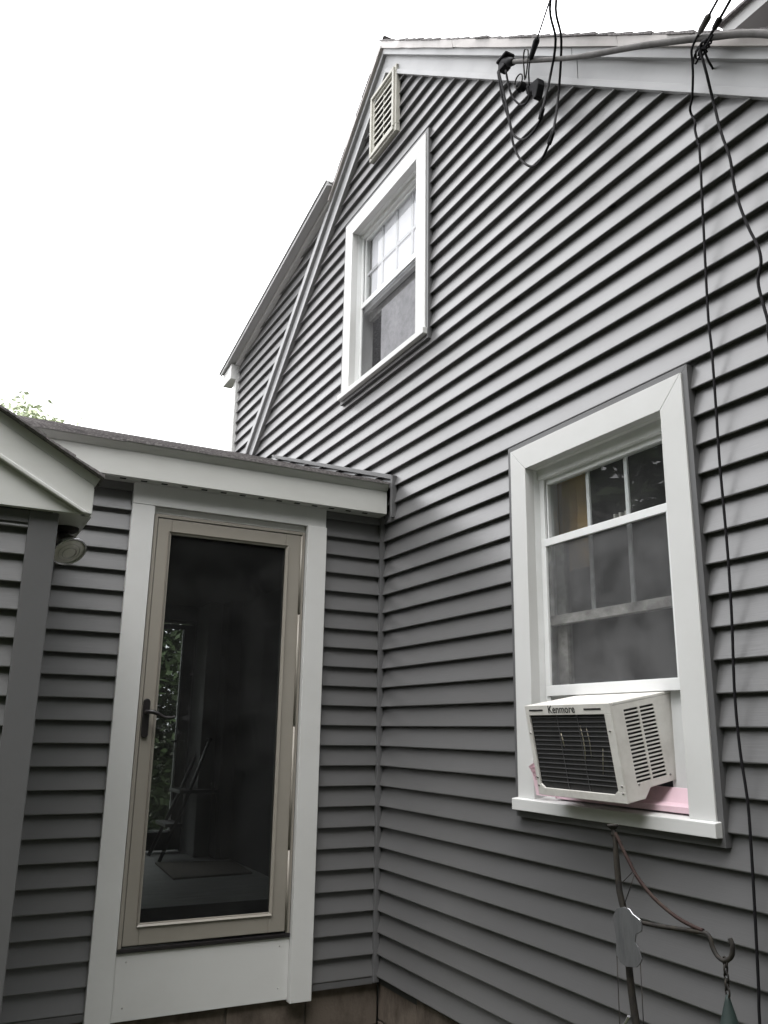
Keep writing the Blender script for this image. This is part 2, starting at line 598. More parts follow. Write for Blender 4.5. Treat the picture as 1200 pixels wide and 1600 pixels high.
# lap siding of the gable
n_courses = int((AZ - BASE) / EXP) + 1
right_h = (-SL, 1.0, AZ - SL * AY + 0.020)    # z <= AZ+0.02 + SL*(y-AY)
left_h = (SL, 1.0, AZ + SL * AY + 0.020)
for i in range(n_courses):
    z0 = BASE + i * EXP
    z1 = z0 + EXP
    segs = [(YR, 2.95)]
    for (a, b, c, d), pad in ((W1, 0.06), (W2, 0.06)):
        if z1 > c + 0.004 and z0 < d - 0.004:
            ns = []
            for s0, s1 in segs:
                if s0 < a - pad:
                    ns.append((s0, a - pad))
                if s1 > b + pad:
                    ns.append((b + pad, s1))
            segs = ns
    for s0, s1 in segs:
        if s1 - s0 > 1.6 and random.random() < 0.4:      # two lengths lapped
            m = random.uniform(s0 + 0.5, s1 - 0.5)
            plank(house, 0, 0.010, -1, s0, m + 0.03, z0, (right_h, left_h), lift=0.0012)
            s0 = m
        plank(house, 0, 0.010, -1, s0, s1, z0, (right_h, left_h))
    # cheek of the shed dormer, above the rake on the far side
    if z1 > 3.6:
        fr = (0.217, 1.0, 5.017 + 0.217 * 2.915 + 0.02)
        up = (-SL, -1.0, -(AZ + SL * AY + 0.22))
        plank(house, 0, 0.010, -1, 0.5, 3.075, z0, (fr, up))

# rake trim, both slopes


def rake(side, d0, d1, x0, x1, y_end, name, m, y_start=None, bevel=0.0015):
    ys = AY if y_start is None else y_start
    mb = MB()
    mb.prism([(ys, rake_z(ys, d0)), (y_end, rake_z(y_end, d0)), (y_end, rake_z(y_end, d1)), (ys, rake_z(ys, d1))], 0, x0, x1)
    return mb.build(name, m, house, bevel=bevel)


for side, ye in ((-1, -4.05), (1, 3.0)):
    if side < 0:   # frieze in two lengths with a visible butt joint
        rake(side, 0.034, 0.150, 0.0, -0.024, -1.842, 'rake_board', 'rake_coil')
        rake(side, 0.034, 0.150, 0.0, -0.0235, ye, 'rake_board', 'rake_coil', y_start=-1.8445)
        rake(side, 0.143, 0.193, 0.0, -0.055, -1.846, 'rake_moulding', 'rake_coil')
        rake(side, 0.143, 0.193, 0.0, -0.0545, ye, 'rake_moulding', 'rake_coil', y_start=-1.8485)
    else:
        rake(side, 0.034, 0.172, 0.0, -0.024, ye, 'rake_board', 'rake_coil')
        rake(side, 0.166, 0.212, 0.0, -0.048, ye, 'rake_moulding', 'rake_coil')
    rake(side, 0.0, 0.036, 0.0, -0.036, ye, 'rake_bead', 'rake_coil')
rake(1, 0.213, 0.285, 0.0, -0.036, 3.0, 'rake_channel', 'rake_coil', y_start=0.95)

# drip edge: bent metal strip, in lengths that do not quite line up
ys = AY
for L in (0.9, 1.25, 1.1, 0.9):
    ye = ys - L
    dz = random.uniform(-0.002, 0.002)
    mb = MB()
    k = 9
    low = [(ys + (ye - ys) * t / k, random.uniform(-0.0035, 0.0035)) for t in range(k + 1)]
    vs, fs = [], []
    for y, w in low:
        z = rake_z(y)
        vs += [(-0.070 + w * 0.6, y, z + 0.190 + w + dz), (-0.075, y, z + 0.240), (-0.02, y, z + 0.240), (-0.02, y, z + 0.194)]
    for t in range(k):
        for c in range(4):
            fs.append((t * 4 + c, t * 4 + (c + 1) % 4, t * 4 + 4 + (c + 1) % 4, t * 4 + 4 + c))
    fs += [(0, 1, 2, 3), (4 * k + 3, 4 * k + 2, 4 * k + 1, 4 * k)]
    mb.add(vs, fs)
    mb.build('drip_edge', 'drip_metal', house)
    ys = ye - 0.002
rake(1, 0.213, 0.238, 0.0, -0.070, 0.86, 'drip_edge', 'drip_metal')

# roof deck and shingle courses
rf = MB()
rf.prism([(AY, AZ + 0.239), (-4.3, rake_z(-4.3, 0.239)), (-4.3, rake_z(-4.3, 0.12)), (AY, AZ + 0.10)], 0, 0.101, 7.2)
rf.prism([(AY, AZ + 0.239), (1.1, rake_z(1.1, 0.239)), (1.1, rake_z(1.1, 0.12)), (AY, AZ + 0.10)], 0, 0.101, 7.2)
rf.prism([(0.80, 5.545), (3.36, 4.985), (3.36, 4.94), (0.80, 5.49)], 0, 0.101, 7.2)
roof = rf.build('roof', 'shingle', house)
cs = math.cos(math.atan(SL))


def shingle_mesh(sgn):
    mb = MB()
    # local: course runs along x, slope along y; exposed 0.127, thickness at butt 0.011
    L = 0.165 * cs
    t = 0.014
    mb.add([(0, 0, 0), (7.2, 0, 0), (7.2, L, L * SL - 0.004), (0, L, L * SL - 0.004),
            (0, 0, t), (7.2, 0, t), (7.2, L, L * SL + 0.003), (0, L, L * SL + 0.003)],
           [(0, 3, 2, 1), (4, 5, 6, 7), (0, 1, 5, 4), (1, 2, 6, 5), (2, 3, 7, 6), (3, 0, 4, 7)])
    if sgn > 0:
        mb.v = [(x, -y, z) for x, y, z in mb.v]
    return mb


first = {}
for sgn, cnt in ((-1, 44), (1, 8)):
    for i in range(cnt):
        y = AY + sgn * (0.127 * cs * (i + 1))
        if i == 0:
            o = shingle_mesh(sgn).build('shingle', 'shingle', roof, local=True)
            first[sgn] = o
        else:
            o = first[sgn].copy()
            COL.objects.link(o)
        base = Vector(roof['_o'])
        o.location = Vector(((-0.080 if sgn < 0 else -0.070) + random.uniform(-0.010, 0.006) * (1 if sgn < 0 else 0.4), y, rake_z(y, 0.240) + random.uniform(0, 0.004))) - base
        o.rotation_euler = (0, random.uniform(-0.0016, 0.0006), random.uniform(-0.004, 0.004))

# shed dormer trim at the back
mb = MB()


def dz(y):
    return 5.017 + 0.217 * (2.915 - y)


mb.prism([(3.09, dz(3.09) - 0.0), (0.79, dz(0.79)), (0.79, dz(0.79) + 0.034), (3.09, dz(3.09) + 0.034)], 0, 0.0, -0.045)
mb.build('dormer_frieze', 'white_trim', house, bevel=0.001)
mb = MB()
mb.prism([(3.32, dz(3.32) + 0.036), (0.79, dz(0.79) + 0.036), (0.79, dz(0.79) + 0.046), (3.32, dz(3.32) + 0.046)], 0, 0.10, -0.098)
mb.build('dormer_soffit', 'soffit_grey', house)
mb = MB()
mb.prism([(3.33, dz(3.33) + 0.030), (0.79, dz(0.79) + 0.030), (0.79, dz(0.79) + 0.062), (3.33, dz(3.33) + 0.062)], 0, -0.099, -0.112)
mb.build('dormer_fascia', 'soffit_grey', house)
mb = MB()
mb.prism([(3.36, dz(3.36) + 0.063), (0.79, dz(0.79) + 0.063), (0.79, dz(0.79) + 0.073), (3.36, dz(3.36) + 0.073)], 0, 0.10, -0.122)
mb.build('dormer_drip_edge', 'soffit_grey', house)
mb = MB()
mb.prism([(3.06, 4.84), (3.31, 4.84), (3.31, dz(3.31) + 0.03), (3.06, dz(3.06) + 0.0)], 0, 0.0, -0.088)
mb.build('eave_return', 'white_trim', house, bevel=0.002)
mb = MB()
mb.box(0.05, -0.036, 3.052, 3.122, 3.4, 4.84)
mb.build('corner_post', 'white_trim', house, bevel=0.002)

# front dormer whose eave shows over the right rake
mb = MB()
mb.box(0.60, 3.0, -3.4, -2.36, 3.6, 4.41)
dm = mb.build('front_dormer', 'grey_trim', house)
mb = MB()
mb.box(0.35, 0.365, -3.6, -2.31, 4.395, 4.455)
mb.build('eave_board', 'soffit_grey', dm)
mb = MB()
mb.box(0.365, 0.60, -3.6, -2.31, 4.405, 4.415)
mb.build('soffit', 'soffit_grey', dm)
mb = MB()
mb.box(0.54, 0.60, -3.6, -2.33, 4.34, 4.403)
mb.build('frieze', 'soffit_grey', dm)
mb = MB()
mb.prism([(0.33, 4.456), (3.2, 4.60), (3.2, 4.615), (0.33, 4.468)], 1, -3.62, -2.30)
mb.build('dormer_roof', 'shingle', dm)

# gable louvre vent
VY0, VY1, VZ0, VZ1 = -0.150, 0.225, 5.345, 5.862
mb = MB()
fw = 0.055
for (a, b, c, d) in ((VY0, VY1, VZ1 - fw, VZ1), (VY0, VY1, VZ0, VZ0 + fw), (VY0, VY0 + fw, VZ0 + fw, VZ1 - fw), (VY1 - fw, VY1, VZ0 + fw, VZ1 - fw)):
    mb.box(-0.006, -0.040, a, b, c, d)
vent = mb.build('gable_vent', 'cream', house, bevel=0.004)
mb = MB()
for (a, b, c, d) in ((VY0 + .02, VY1 - .02, VZ1 - fw + .014, VZ1 - .016), (VY0 + .02, VY1 - .02, VZ0 + .016, VZ0 + fw - .014),
                     (VY0 + .016, VY0 + fw - .014, VZ0 + fw - .014, VZ1 - fw + .014), (VY1 - fw + .014, VY1 - .016, VZ0 + fw - .014, VZ1 - fw + .014)):
    mb.box(-0.039, -0.052, a, b, c, d)
mb.build('frame_bead', 'cream', vent, bevel=0.003)
mb = MB()
mb.box(-0.002, -0.006, VY0 + 0.01, VY1 - 0.01, VZ0 + 0.01, VZ1 - 0.01)
mb.build('vent_back', 'dark', vent)
nl = 8
for i in range(nl):
    z = VZ0 + fw + 0.010 + i * (VZ1 - VZ0 - 2 * fw) / nl
    mb = MB()
    mb.add([(-0.036, VY0 + fw, z), (-0.036, VY1 - fw, z), (-0.035, VY1 - fw, z + 0.016), (-0.035, VY0 + fw, z + 0.016),
            (-0.010, VY0 + fw, z + 0.030), (-0.010, VY1 - fw, z + 0.030), (-0.010, VY1 - fw, z + 0.040), (-0.010, VY0 + fw, z + 0.040)],
           [(0, 1, 2, 3), (4, 5, 1, 0), (3, 2, 6, 7), (7, 6, 5, 4), (0, 3, 7, 4), (1, 5, 6, 2)])
    mb.build('louvre', 'cream', vent)
mb = MB()
mb.box(-0.012, -0.031, 0.036, 0.044, VZ0 + fw, VZ1 - fw)
mb.build('centre_rib', 'cream', vent)


# windows
def casing(win, W, cw, xo, sill_z, sill_h, ext=0.015):
    y0, y1, z0, z1 = W
    gp = 0.0008
    # top piece, mitred; y1 is the far (left in the picture) side
    mb = MB()
    mb.prism([(y0 + gp, z1 + gp), (y1 - gp, z1 + gp), (y1 + cw - gp, z1 + cw), (y0 - cw + gp, z1 + cw)], 0, 0.010, xo)
    mb.build('head_casing', 'white_trim', win, bevel=0.0015)
    for a, b, s in ((y0, y0 - cw, 1), (y1, y1 + cw, -1)):
        mb = MB()
        mb.prism([(a, sill_z + sill_h), (a, z1), (b, z1 + cw), (b, sill_z + sill_h)], 0, 0.010, xo)
        mb.build('side_casing', 'white_trim', win, bevel=0.0015)
    mb = MB()
    mb.prism([(0.05, sill_z + sill_h + 0.012), (xo - 0.022, sill_z + sill_h - 0.003), (xo - 0.022, sill_z), (0.0, sill_z)], 1, y0 - cw - ext, y1 + cw + ext)
    mb.build('sill', 'white_trim', win, bevel=0.002)
    # grey channel that receives the siding
    jw = 0.024
    for poly in ([(y0 - cw, z1 + cw), (y1 + cw, z1 + cw), (y1 + cw + jw, z1 + cw + jw), (y0 - cw - jw, z1 + cw + jw)],
                 [(y0 - cw, sill_z - jw * 0.2), (y0 - cw, z1 + cw), (y0 - cw - jw, z1 + cw + jw), (y0 - cw - jw, sill_z - jw * 1.1)],
                 [(y1 + cw, sill_z - jw * 0.2), (y1 + cw, z1 + cw), (y1 + cw + jw, z1 + cw + jw), (y1 + cw + jw, sill_z - jw * 1.1)],
                 [(y0 - cw - jw, sill_z - jw * 1.1), (y1 + cw + jw, sill_z - jw * 1.1), (y1 + cw + jw * 0.2, sill_z - 0.002), (y0 - cw - jw * 0.2, sill_z - 0.002)]):
        mb = MB()
        mb.prism(poly, 0, 0.010, xo + 0.006)
        mb.build('channel_trim', 'grey_trim', win, bevel=0.001)


def frame_rect(mb, x0, x1, y0, y1, z0, z1, wl, wr, wb, wt):
    """rectangular frame in a plane of constant x; wl at y1 (far) side, wr at y0 (near) side"""
    mb.box(x0, x1, y0, y1, z1 - wt, z1)
    mb.box(x0, x1, y0, y1, z0, z0 + wb)
    mb.box(x0, x1, y0, y0 + wr, z0 + wb, z1 - wt)
    mb.box(x0, x1, y1 - wl, y1, z0 + wb, z1 - wt)


# --- big window with the air conditioner
y0, y1, z0, z1 = W1
mb = MB()
mb.box(0.0102, 0.14, y1, y1 + 0.05, z0, z1 + 0.05)
mb.box(0.0102, 0.14, y0 - 0.05, y0, z0, z1 + 0.05)
mb.box(0.0102, 0.14, y0, y1, z1, z1 + 0.05)
mb.box(0.051, 0.14, y0, y1, z0 - 0.03, z0 + 0.012)
mb.box(0.030, 0.060, y0, y1, z1 - 0.045, z1)           # head stop
mb.box(0.040, 0.052, y1 - 0.030, y1, z0 + 0.01, z1)    # screen track, far side
mb.box(0.040, 0.052, y0, y0 + 0.030, z0 + 0.01, z1)
win1 = mb.build('window', 'vinyl_white', house, bevel=0.0015)
win1['label'] = 'large ground floor sash window holding an air conditioner'
casing(win1, W1, 0.105, -0.035, 1.306, 0.046)
ga, gb = y0 + 0.088, y1 - 0.036
mb = MB()
frame_rect(mb, 0.053, 0.083, y0 + 0.03, y1 - 0.030, 2.040, 2.678, 0.010, 0.055, 0.030, 0.028)
sash_u = mb.build('upper_sash', 'vinyl_white', win1, bevel=0.0015)
mb = MB()
mb.box(0.0515, 0.058, y0 + 0.03, y1 - 0.030, 2.040, 2.078)
mb.build('meeting_rail', 'dirty_white', win1, bevel=0.001)
mb = MB()
mb.box(0.066, 0.070, y0 + 0.08, y1 - 0.035, 2.066, 2.652)
mb.build('pane', 'clear_glass', win1)
for ym in (-1.668, -1.888):
    mb = MB()
    mb.box(0.074, 0.082, ym - 0.009, ym + 0.009, 2.068, 2.652)
    mb.build('muntin', 'vinyl_white', win1)
mb = MB()
frame_rect(mb, 0.088, 0.118, y0 + 0.03, y1 - 0.030, 1.762, 2.42, 0.06, 0.06, 0.030, 0.03)
mb.build('lower_sash', 'dirty_white', win1, bevel=0.0015)
mb = MB()
mb.box(0.100, 0.104, y0 + 0.08, y1 - 0.085, 1.79, 2.395)
mb.build('pane', 'clear_glass', win1)
# half screen pushed up above the air conditioner
mb = MB()
frame_rect(mb, 0.034, 0.050, y0 + 0.012, y1 - 0.012, 1.752, 2.406, 0.026, 0.060, 0.042, 0.032)
mb.build('screen_frame', 'vinyl_white', win1, bevel=0.0015)
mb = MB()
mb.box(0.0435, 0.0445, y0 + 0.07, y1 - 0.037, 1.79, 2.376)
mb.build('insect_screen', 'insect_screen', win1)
# sash lock seen through the glass, curtain and wood inside
mb = MB()
mb.box(0.12, 0.14, -1.83, -1.76, 2.43, 2.436)
mb.box(0.12, 0.14, -1.83, -1.822, 2.43, 2.455)
mb.box(0.12, 0.14, -1.768, -1.76, 2.43, 2.455)
mb.box(0.12, 0.14, -1.80, -1.79, 2.43, 2.455)
mb.build('sash_lock', 'cream', win1)
mb = MB()
pts = []
for i in range(13):
    pts.append((0.22 + 0.018 * math.sin(i * 1.9), -1.285 - i * 0.0185))
mb2 = pts + [(x + 0.004, y) for x, y in reversed(pts)]
for i in range(12):
    (xa, ya), (xb, yb) = pts[i], pts[i + 1]
    mb.prism([(xa, ya), (xb, yb), (xb + 0.004, yb), (xa + 0.004, ya)], 2, 2.30, 2.85)
mb.build('curtain', 'amber_cloth', win1)
mb = MB()
mb.box(0.9, 0.95, -2.9, -1.98, 2.2, 3.02)
mb.build('cupboard', 'brown_wood', win1)
# accordion side panel between the air conditioner and the jamb
mb = MB()
for i in range(9):
    ya = y0 + 0.004 + i * 0.016
    mb.prism([(0.058, ya), (0.068, ya + 0.008), (0.058, ya + 0.016), (0.062, ya + 0.016), (0.072, ya + 0.008), (0.062, ya)], 2, z0 + 0.03, 1.752)
mb.build('side_filler', 'vinyl_white', win1)
mb = MB()
for i in range(11):
    ya = y1 - 0.004 - i * 0.016
    mb.prism([(0.058, ya), (0.068, ya - 0.008), (0.058, ya - 0.016), (0.062, ya - 0.016), (0.072, ya - 0.008), (0.062, ya)], 2, z0 + 0.03, 1.752)
mb.build('side_filler', 'vinyl_white', win1)

# --- upper window
y0, y1, z0, z1 = W2
mb = MB()
mb.box(0.0102, 0.14, y1, y1 + 0.05, z0, z1 + 0.05)
mb.box(0.0102, 0.14, y0 - 0.05, y0, z0, z1 + 0.05)
mb.box(0.0102, 0.14, y0, y1, z1, z1 + 0.05)
mb.box(0.051, 0.14, y0, y1, z0 - 0.03, z0 + 0.012)
mb.box(0.034, 0.060, y0, y1, z1 - 0.03, z1)
mb.box(0.040, 0.052, y1 - 0.022, y1, z0 + 0.01, z1)
win2 = mb.build('window', 'vinyl_white', house, bevel=0.0015)
win2['label'] = 'smaller upstairs sash window with a white shade behind its muntins'
casing(win2, W2, 0.110, -0.035, 3.742, 0.038)
mb = MB()
frame_rect(mb, 0.056, 0.086, y0 + 0.01, y1 - 0.022, 4.345, 4.918, 0.018, 0.018, 0.03, 0.022)
mb.build('upper_sash', 'vinyl_white', win2, bevel=0.0015)
mb = MB()
mb.box(0.066, 0.070, y0 + 0.02, y1 - 0.035, 4.37, 4.90)
mb.build('pane', 'clear_glass', win2)
for ym in (0.225, 0.025, -0.180):
    mb = MB()
    mb.box(0.071, 0.079, ym - 0.011, ym + 0.011, 4.372, 4.896)
    mb.build('muntin', 'muntin_grey', win2)
mb = MB()
mb.box(0.0715, 0.0785, y0 + 0.02, y1 - 0.035, 4.628, 4.650)
mb.build('muntin', 'muntin_grey', win2)
mb = MB()
mb.box(0.0805, 0.085, y0 + 0.02, y1 - 0.085, 4.36, 4.92)
mb.build('roller_shade', 'shade_white', win2)
mb = MB()
frame_rect(mb, 0.036, 0.052, y0 + 0.012, y1 - 0.012, 3.795, 4.410, 0.016, 0.02, 0.016, 0.036)
mb.build('screen_frame', 'vinyl_white', win2, bevel=0.0015)
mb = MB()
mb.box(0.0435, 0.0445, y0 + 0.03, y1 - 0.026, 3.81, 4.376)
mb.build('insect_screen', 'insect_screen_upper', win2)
mb = MB()
mb.box(0.072, 0.080, y0 + 0.0, 0.222, 3.80, 4.275)
mb.build('window_film', 'mottled', win2)
mb = MB()
frame_rect(mb, 0.10, 0.13, y0 + 0.01, y1 - 0.02, 4.30, 4.92, 0.05, 0.05, 0.05, 0.03)
mb.build('lower_sash', 'dirty_white', win2)

# inside corner post
mb = MB()
mb.box(-0.033, -0.0005, -0.030, -0.0005, 0.372, 2.80)
mb.build('inside_corner_post', 'grey_trim', house, bevel=0.003)


# foundation of concrete blocks
def block_wall(parent, axis, face, u0, u1, ztop, thick):
    """face: outside plane; blocks 0.395 x 0.19 with 9 mm recessed joints"""
    zt = ztop
    r = 0
    first_mb = None
    while zt > 0.0:
        zb = max(zt - 0.190, -0.05)
        u = u0 - (0.2 if r % 2 else 0.0)
        while u < u1:
            a, b = max(u, u0), min(u + 0.392, u1)
            if b - a > 0.03:
                mb = MB()
                j = random.uniform(-0.003, 0.003)
                if axis == 0:
                    mb.box(face + j, face + thick, a, b, zb, zt)
                else:
                    mb.box(a, b, face + j, face + thick, zb, zt)
                mb.build('concrete_block', 'concrete', parent, bevel=0.004)
            u += 0.402
        zt = zb - 0.010
        r += 1


block_wall(house, 0, 0.012, YR, 0.0135, 0.385, 0.16)
mb = MB()
mb.box(0.022, 0.17, YR, 0.013, -0.05, 0.384)
mb.build('mortar_bed', 'mortar', house)

# ------------------------------------------------------------------ side entry (low wing with the storm door)
wing = thing('side_entry', 'low grey-sided side entry wing with a white fascia', 'house wing', (-1.5, 1.5, 0.0))
PX0 = -4.4
DX0, DX1, DZ0, DZ1 = -1.322, -0.492, 0.640, 2.655     # storm door opening
mb = MB()
wall_with_holes(mb, 1, 0.011, 0.10, PX0, -0.0005, 0.36, 2.80, [(DX0, DX1, DZ0, DZ1)])
wall_with_holes(mb, 1, 3.0, 3.1, PX0, -0.0005, 0.36, 2.80, [(-1.35, -0.28, 0.64, 2.48)])
mb.box(PX0, PX0 + 0.1, 0.1, 3.0, 0.36, 2.80)
mb.build('wall_sheathing', 'sheathing', wing)
# inside of the wing
mb = MB()
wall_with_holes(mb, 1, 2.98, 2.999, PX0 + 0.1, -0.0015, 0.64, 2.62, [(-1.36, -0.27, 0.64, 2.50)])
mb.box(-2.7, -2.68, 0.101, 2.979, 0.64, 2.62)
mb.build('room_wall', 'room_wall', wing)
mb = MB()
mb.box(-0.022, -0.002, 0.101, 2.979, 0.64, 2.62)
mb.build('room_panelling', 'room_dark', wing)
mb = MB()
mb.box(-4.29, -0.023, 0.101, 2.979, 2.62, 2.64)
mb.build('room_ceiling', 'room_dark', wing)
nfl = 18
for i in range(nfl):
    mb = MB()
    ya = 0.101 + i * 2.878 / nfl
    mb.box(-2.68, -0.023, ya, ya + 2.878 / nfl - 0.002, 0.62, 0.64)
    mb.build('floor_board', 'room_floor', wing)
mb = MB()
mb.box(-0.26, -0.14, 2.62, 2.978, 0.641, 2.619)
mb.build('wall_pillar', 'room_wall', wing, bevel=0.004)
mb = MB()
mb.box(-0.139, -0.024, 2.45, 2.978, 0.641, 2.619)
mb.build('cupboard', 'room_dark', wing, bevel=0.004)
# far glazed door of the room
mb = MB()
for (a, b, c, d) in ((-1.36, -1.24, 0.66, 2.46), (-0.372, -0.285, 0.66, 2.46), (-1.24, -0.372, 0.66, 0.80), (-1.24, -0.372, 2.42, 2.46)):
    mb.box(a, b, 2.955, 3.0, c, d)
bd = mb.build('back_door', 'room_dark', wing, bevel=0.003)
mb = MB()
for (a, b, c, d) in ((-0.386, -0.371, 0.80, 2.42), (-1.24, -0.386, 0.795, 0.809)):
    mb.box(a, b, 2.945, 2.965, c, d)
mb.build('door_bead', 'vinyl_white', bd)
mb = MB()
mb.box(-1.24, -0.372, 2.974, 2.978, 0.80, 2.42)
mb.build('pane', 'clear_glass', bd)
mb = MB()
mb.tube(smooth_path([(-0.33, 2.95, 1.50), (-0.33, 2.90, 1.50), (-0.43, 2.90, 1.50)], 4), 0.009)
mb.box(-0.345, -0.315, 2.945, 2.955, 1.42, 1.58)
mb.build('handle', 'bronze', bd)

# lap siding either side of the door
for i in range(24):
    z0p = BASE + i * EXP
    if z0p > 2.79:
        break
    hz = ((0.0, 1.0, 2.802),)
    plank(wing, 1, 0.010, -1, PX0, DX0 - 0.09, z0p, hz)
    plank(wing, 1, 0.010, -1, DX1 + 0.09, -0.031, z0p, hz)
mb = MB()
mb.box(DX1 + 0.112, -0.032, -0.0005, -0.014, 0.366, 0.397)
mb.box(PX0, DX0 - 0.112, -0.0005, -0.014, 0.366, 0.397)
mb.build('starter_strip', 'grey_trim', wing, bevel=0.001)
# door trim
mb = MB()
mb.box(DX0 - 0.112, DX0, -0.0005, -0.034, 0.336, 2.690)
mb.build('side_casing', 'white_trim', wing, bevel=0.002)
mb = MB()
mb.box(DX1, DX1 + 0.112, -0.0005, -0.050, 0.336, 2.690)
mb.build('side_casing', 'white_trim', wing, bevel=0.002)
mb = MB()
mb.box(DX0 - 0.112, DX1 + 0.112, -0.0005, -0.0345, 2.692, 2.800)
mb.build('head_casing', 'white_trim', wing, bevel=0.002)
mb = MB()
mb.box(DX0 + 0.001, DX1 - 0.001, 0.05, -0.010, 2.660, 2.691)
mb.build('head_stop', 'white_trim', wing, bevel=0.001)
mb = MB()
mb.box(DX0 + 0.0005, DX1 - 0.0005, 0.0, -0.014, 0.346, 0.622)
kick = mb.build('kick_board', 'white_trim', wing, bevel=0.002)
mb = MB()
for x in (DX0 + 0.05, DX1 - 0.05):
    for z in (0.40, 0.585):
        mb.lathe([(0.0, 0.0), (0.004, 0.0), (0.003, 0.0015), (0.0, 0.002)], (x, -0.014, z), (0, -1, 0), n=8)
mb.build('nail_heads', 'dirty_white', kick)
mb = MB()
mb.box(DX0, DX1, 0.09, -0.022, 0.622, 0.640)
mb.build('threshold', 'bronze', wing, bevel=0.002)

# storm door
sd_f = MB()
bx0, bx1 = DX0 + 0.004, DX1 - 0.004
for (a, b, c, d) in ((bx0, bx0 + 0.018, 0.642, 2.655), (bx1 - 0.018, bx1, 0.642, 2.655), (bx0 + 0.018, bx1 - 0.018, 2.638, 2.655)):
    sd_f.box(a, b, 0.03, -0.022, c, d)
door = sd_f.build('storm_door', 'taupe', wing, bevel=0.002)
door['label'] = 'taupe full-view storm door with dark lever handle'
gx0, gx1, gz0, gz1 = -1.226, -0.606, 0.742, 2.556
px0, px1, pz0, pz1 = bx0 + 0.021, bx1 - 0.024, 0.650, 2.635
mb = MB()
for (a, b, c, d) in ((px0, gx0, pz0, pz1), (gx1, px1, pz0, pz1), (gx0, gx1, pz0, gz0), (gx0, gx1, gz1, pz1)):
    mb.box(a, b, 0.015, -0.018, c, d)
mb.build('door_leaf', 'taupe', door, bevel=0.003)
mb = MB()
t = 0.014
for poly in ([(gx0 - t, gz0 - t), (gx1 + t, gz0 - t), (gx1, gz0), (gx0, gz0)], [(gx0 - t, gz1 + t), (gx1 + t, gz1 + t), (gx1, gz1), (gx0, gz1)],
             [(gx0 - t, gz0 - t), (gx0 - t, gz1 + t), (gx0, gz1), (gx0, gz0)], [(gx1 + t, gz0 - t), (gx1 + t, gz1 + t), (gx1, gz1), (gx1, gz0)]):
    n = len(poly)
    # bead slopes from the leaf face in to the glass
    outer = poly[:2]
    inner = poly[2:]
    vs = [(outer[0][0], -0.026, outer[0][1]), (outer[1][0], -0.026, outer[1][1]), (inner[0][0], -0.012, inner[0][1]), (inner[1][0], -0.012, inner[1][1]),
          (outer[0][0], -0.014, outer[0][1]), (outer[1][0], -0.014, outer[1][1]), (inner[0][0], 0.0, inner[0][1]), (inner[1][0], 0.0, inner[1][1])]
    mb.add(vs, [(0, 1, 2, 3), (4, 7, 6, 5), (0, 4, 5, 1), (1, 5, 6, 2), (2, 6, 7, 3), (3, 7, 4, 0)])
mb.build('glazing_bead', 'taupe', door)
mb = MB()
mb.box(gx0 - 0.002, gx1 + 0.002, -0.008, -0.003, gz0 - 0.002, gz1 + 0.002)
mb.build('glass_pane', 'door_glass', door)
mb = MB()
mb.box(gx0, gx1, 0.0, 0.012, gz0, gz0 + 0.055)
mb.build('door_sweep', 'black_rubber', door)
# hinge strip on the right
mb = MB()
for (a, b) in ((0.66, 1.02), (1.03, 1.62), (1.63, 2.20), (2.21, 2.63)):
    mb.tube([(bx1 - 0.021, -0.024, a), (bx1 - 0.021, -0.024, b)], 0.006, n=8)
mb.build('hinge', 'taupe', door)
# handle
mb = MB()
prof = []
for i in range(13):
    w = math.pi * i / 12
    prof.append((-1.279 + 0.0165 * math.cos(w), 1.722 + 0.0165 * math.sin(w)))
for i in range(13):
    w = math.pi + math.pi * i / 12
    prof.append((-1.279 + 0.0165 * math.cos(w), 1.572 + 0.0165 * math.sin(w)))
mb.prism(prof, 1, -0.018, -0.030)
hd = mb.build('handle_plate', 'bronze', door, bevel=0.003)
mb = MB()
mb.tube(smooth_path([(-1.279, -0.028, 1.675), (-1.279, -0.060, 1.675), (-1.262, -0.074, 1.676), (-1.235, -0.078, 1.668), (-1.205, -0.078, 1.652), (-1.172, -0.076, 1.650), (-1.150, -0.072, 1.656)], 5),
        [0.011] * 6 + [0.010] * 10 + [0.0085] * 10 + [0.007] * 5, n=10)
mb.build('lever', 'bronze', hd)

# eave of the wing
mb = MB()
mb.box(PX0, -0.034, -0.082, -0.100, 2.803, 2.937)
mb.build('fascia', 'white_coil', wing, bevel=0.002)
mb = MB()
mb.prism([(-0.100, 2.938), (-0.129, 2.968), (-0.129, 2.976), (-0.05, 2.990), (-0.05, 2.938)], 0, PX0, -0.034)
mb.build('drip_edge', 'white_coil', wing, bevel=0.001)
mb = MB()
mb.box(PX0, -0.034, -0.0005, -0.0815, 2.8005, 2.812)
sof = mb.build('soffit', 'white_coil', wing)
for i in range(36):
    mb = MB()
    x = -0.16 - i * 0.103
    mb.box(x - 0.015, x + 0.015, -0.062, -0.078, 2.7980, 2.8035)
    mb.build('vent_slot', 'dark', sof)
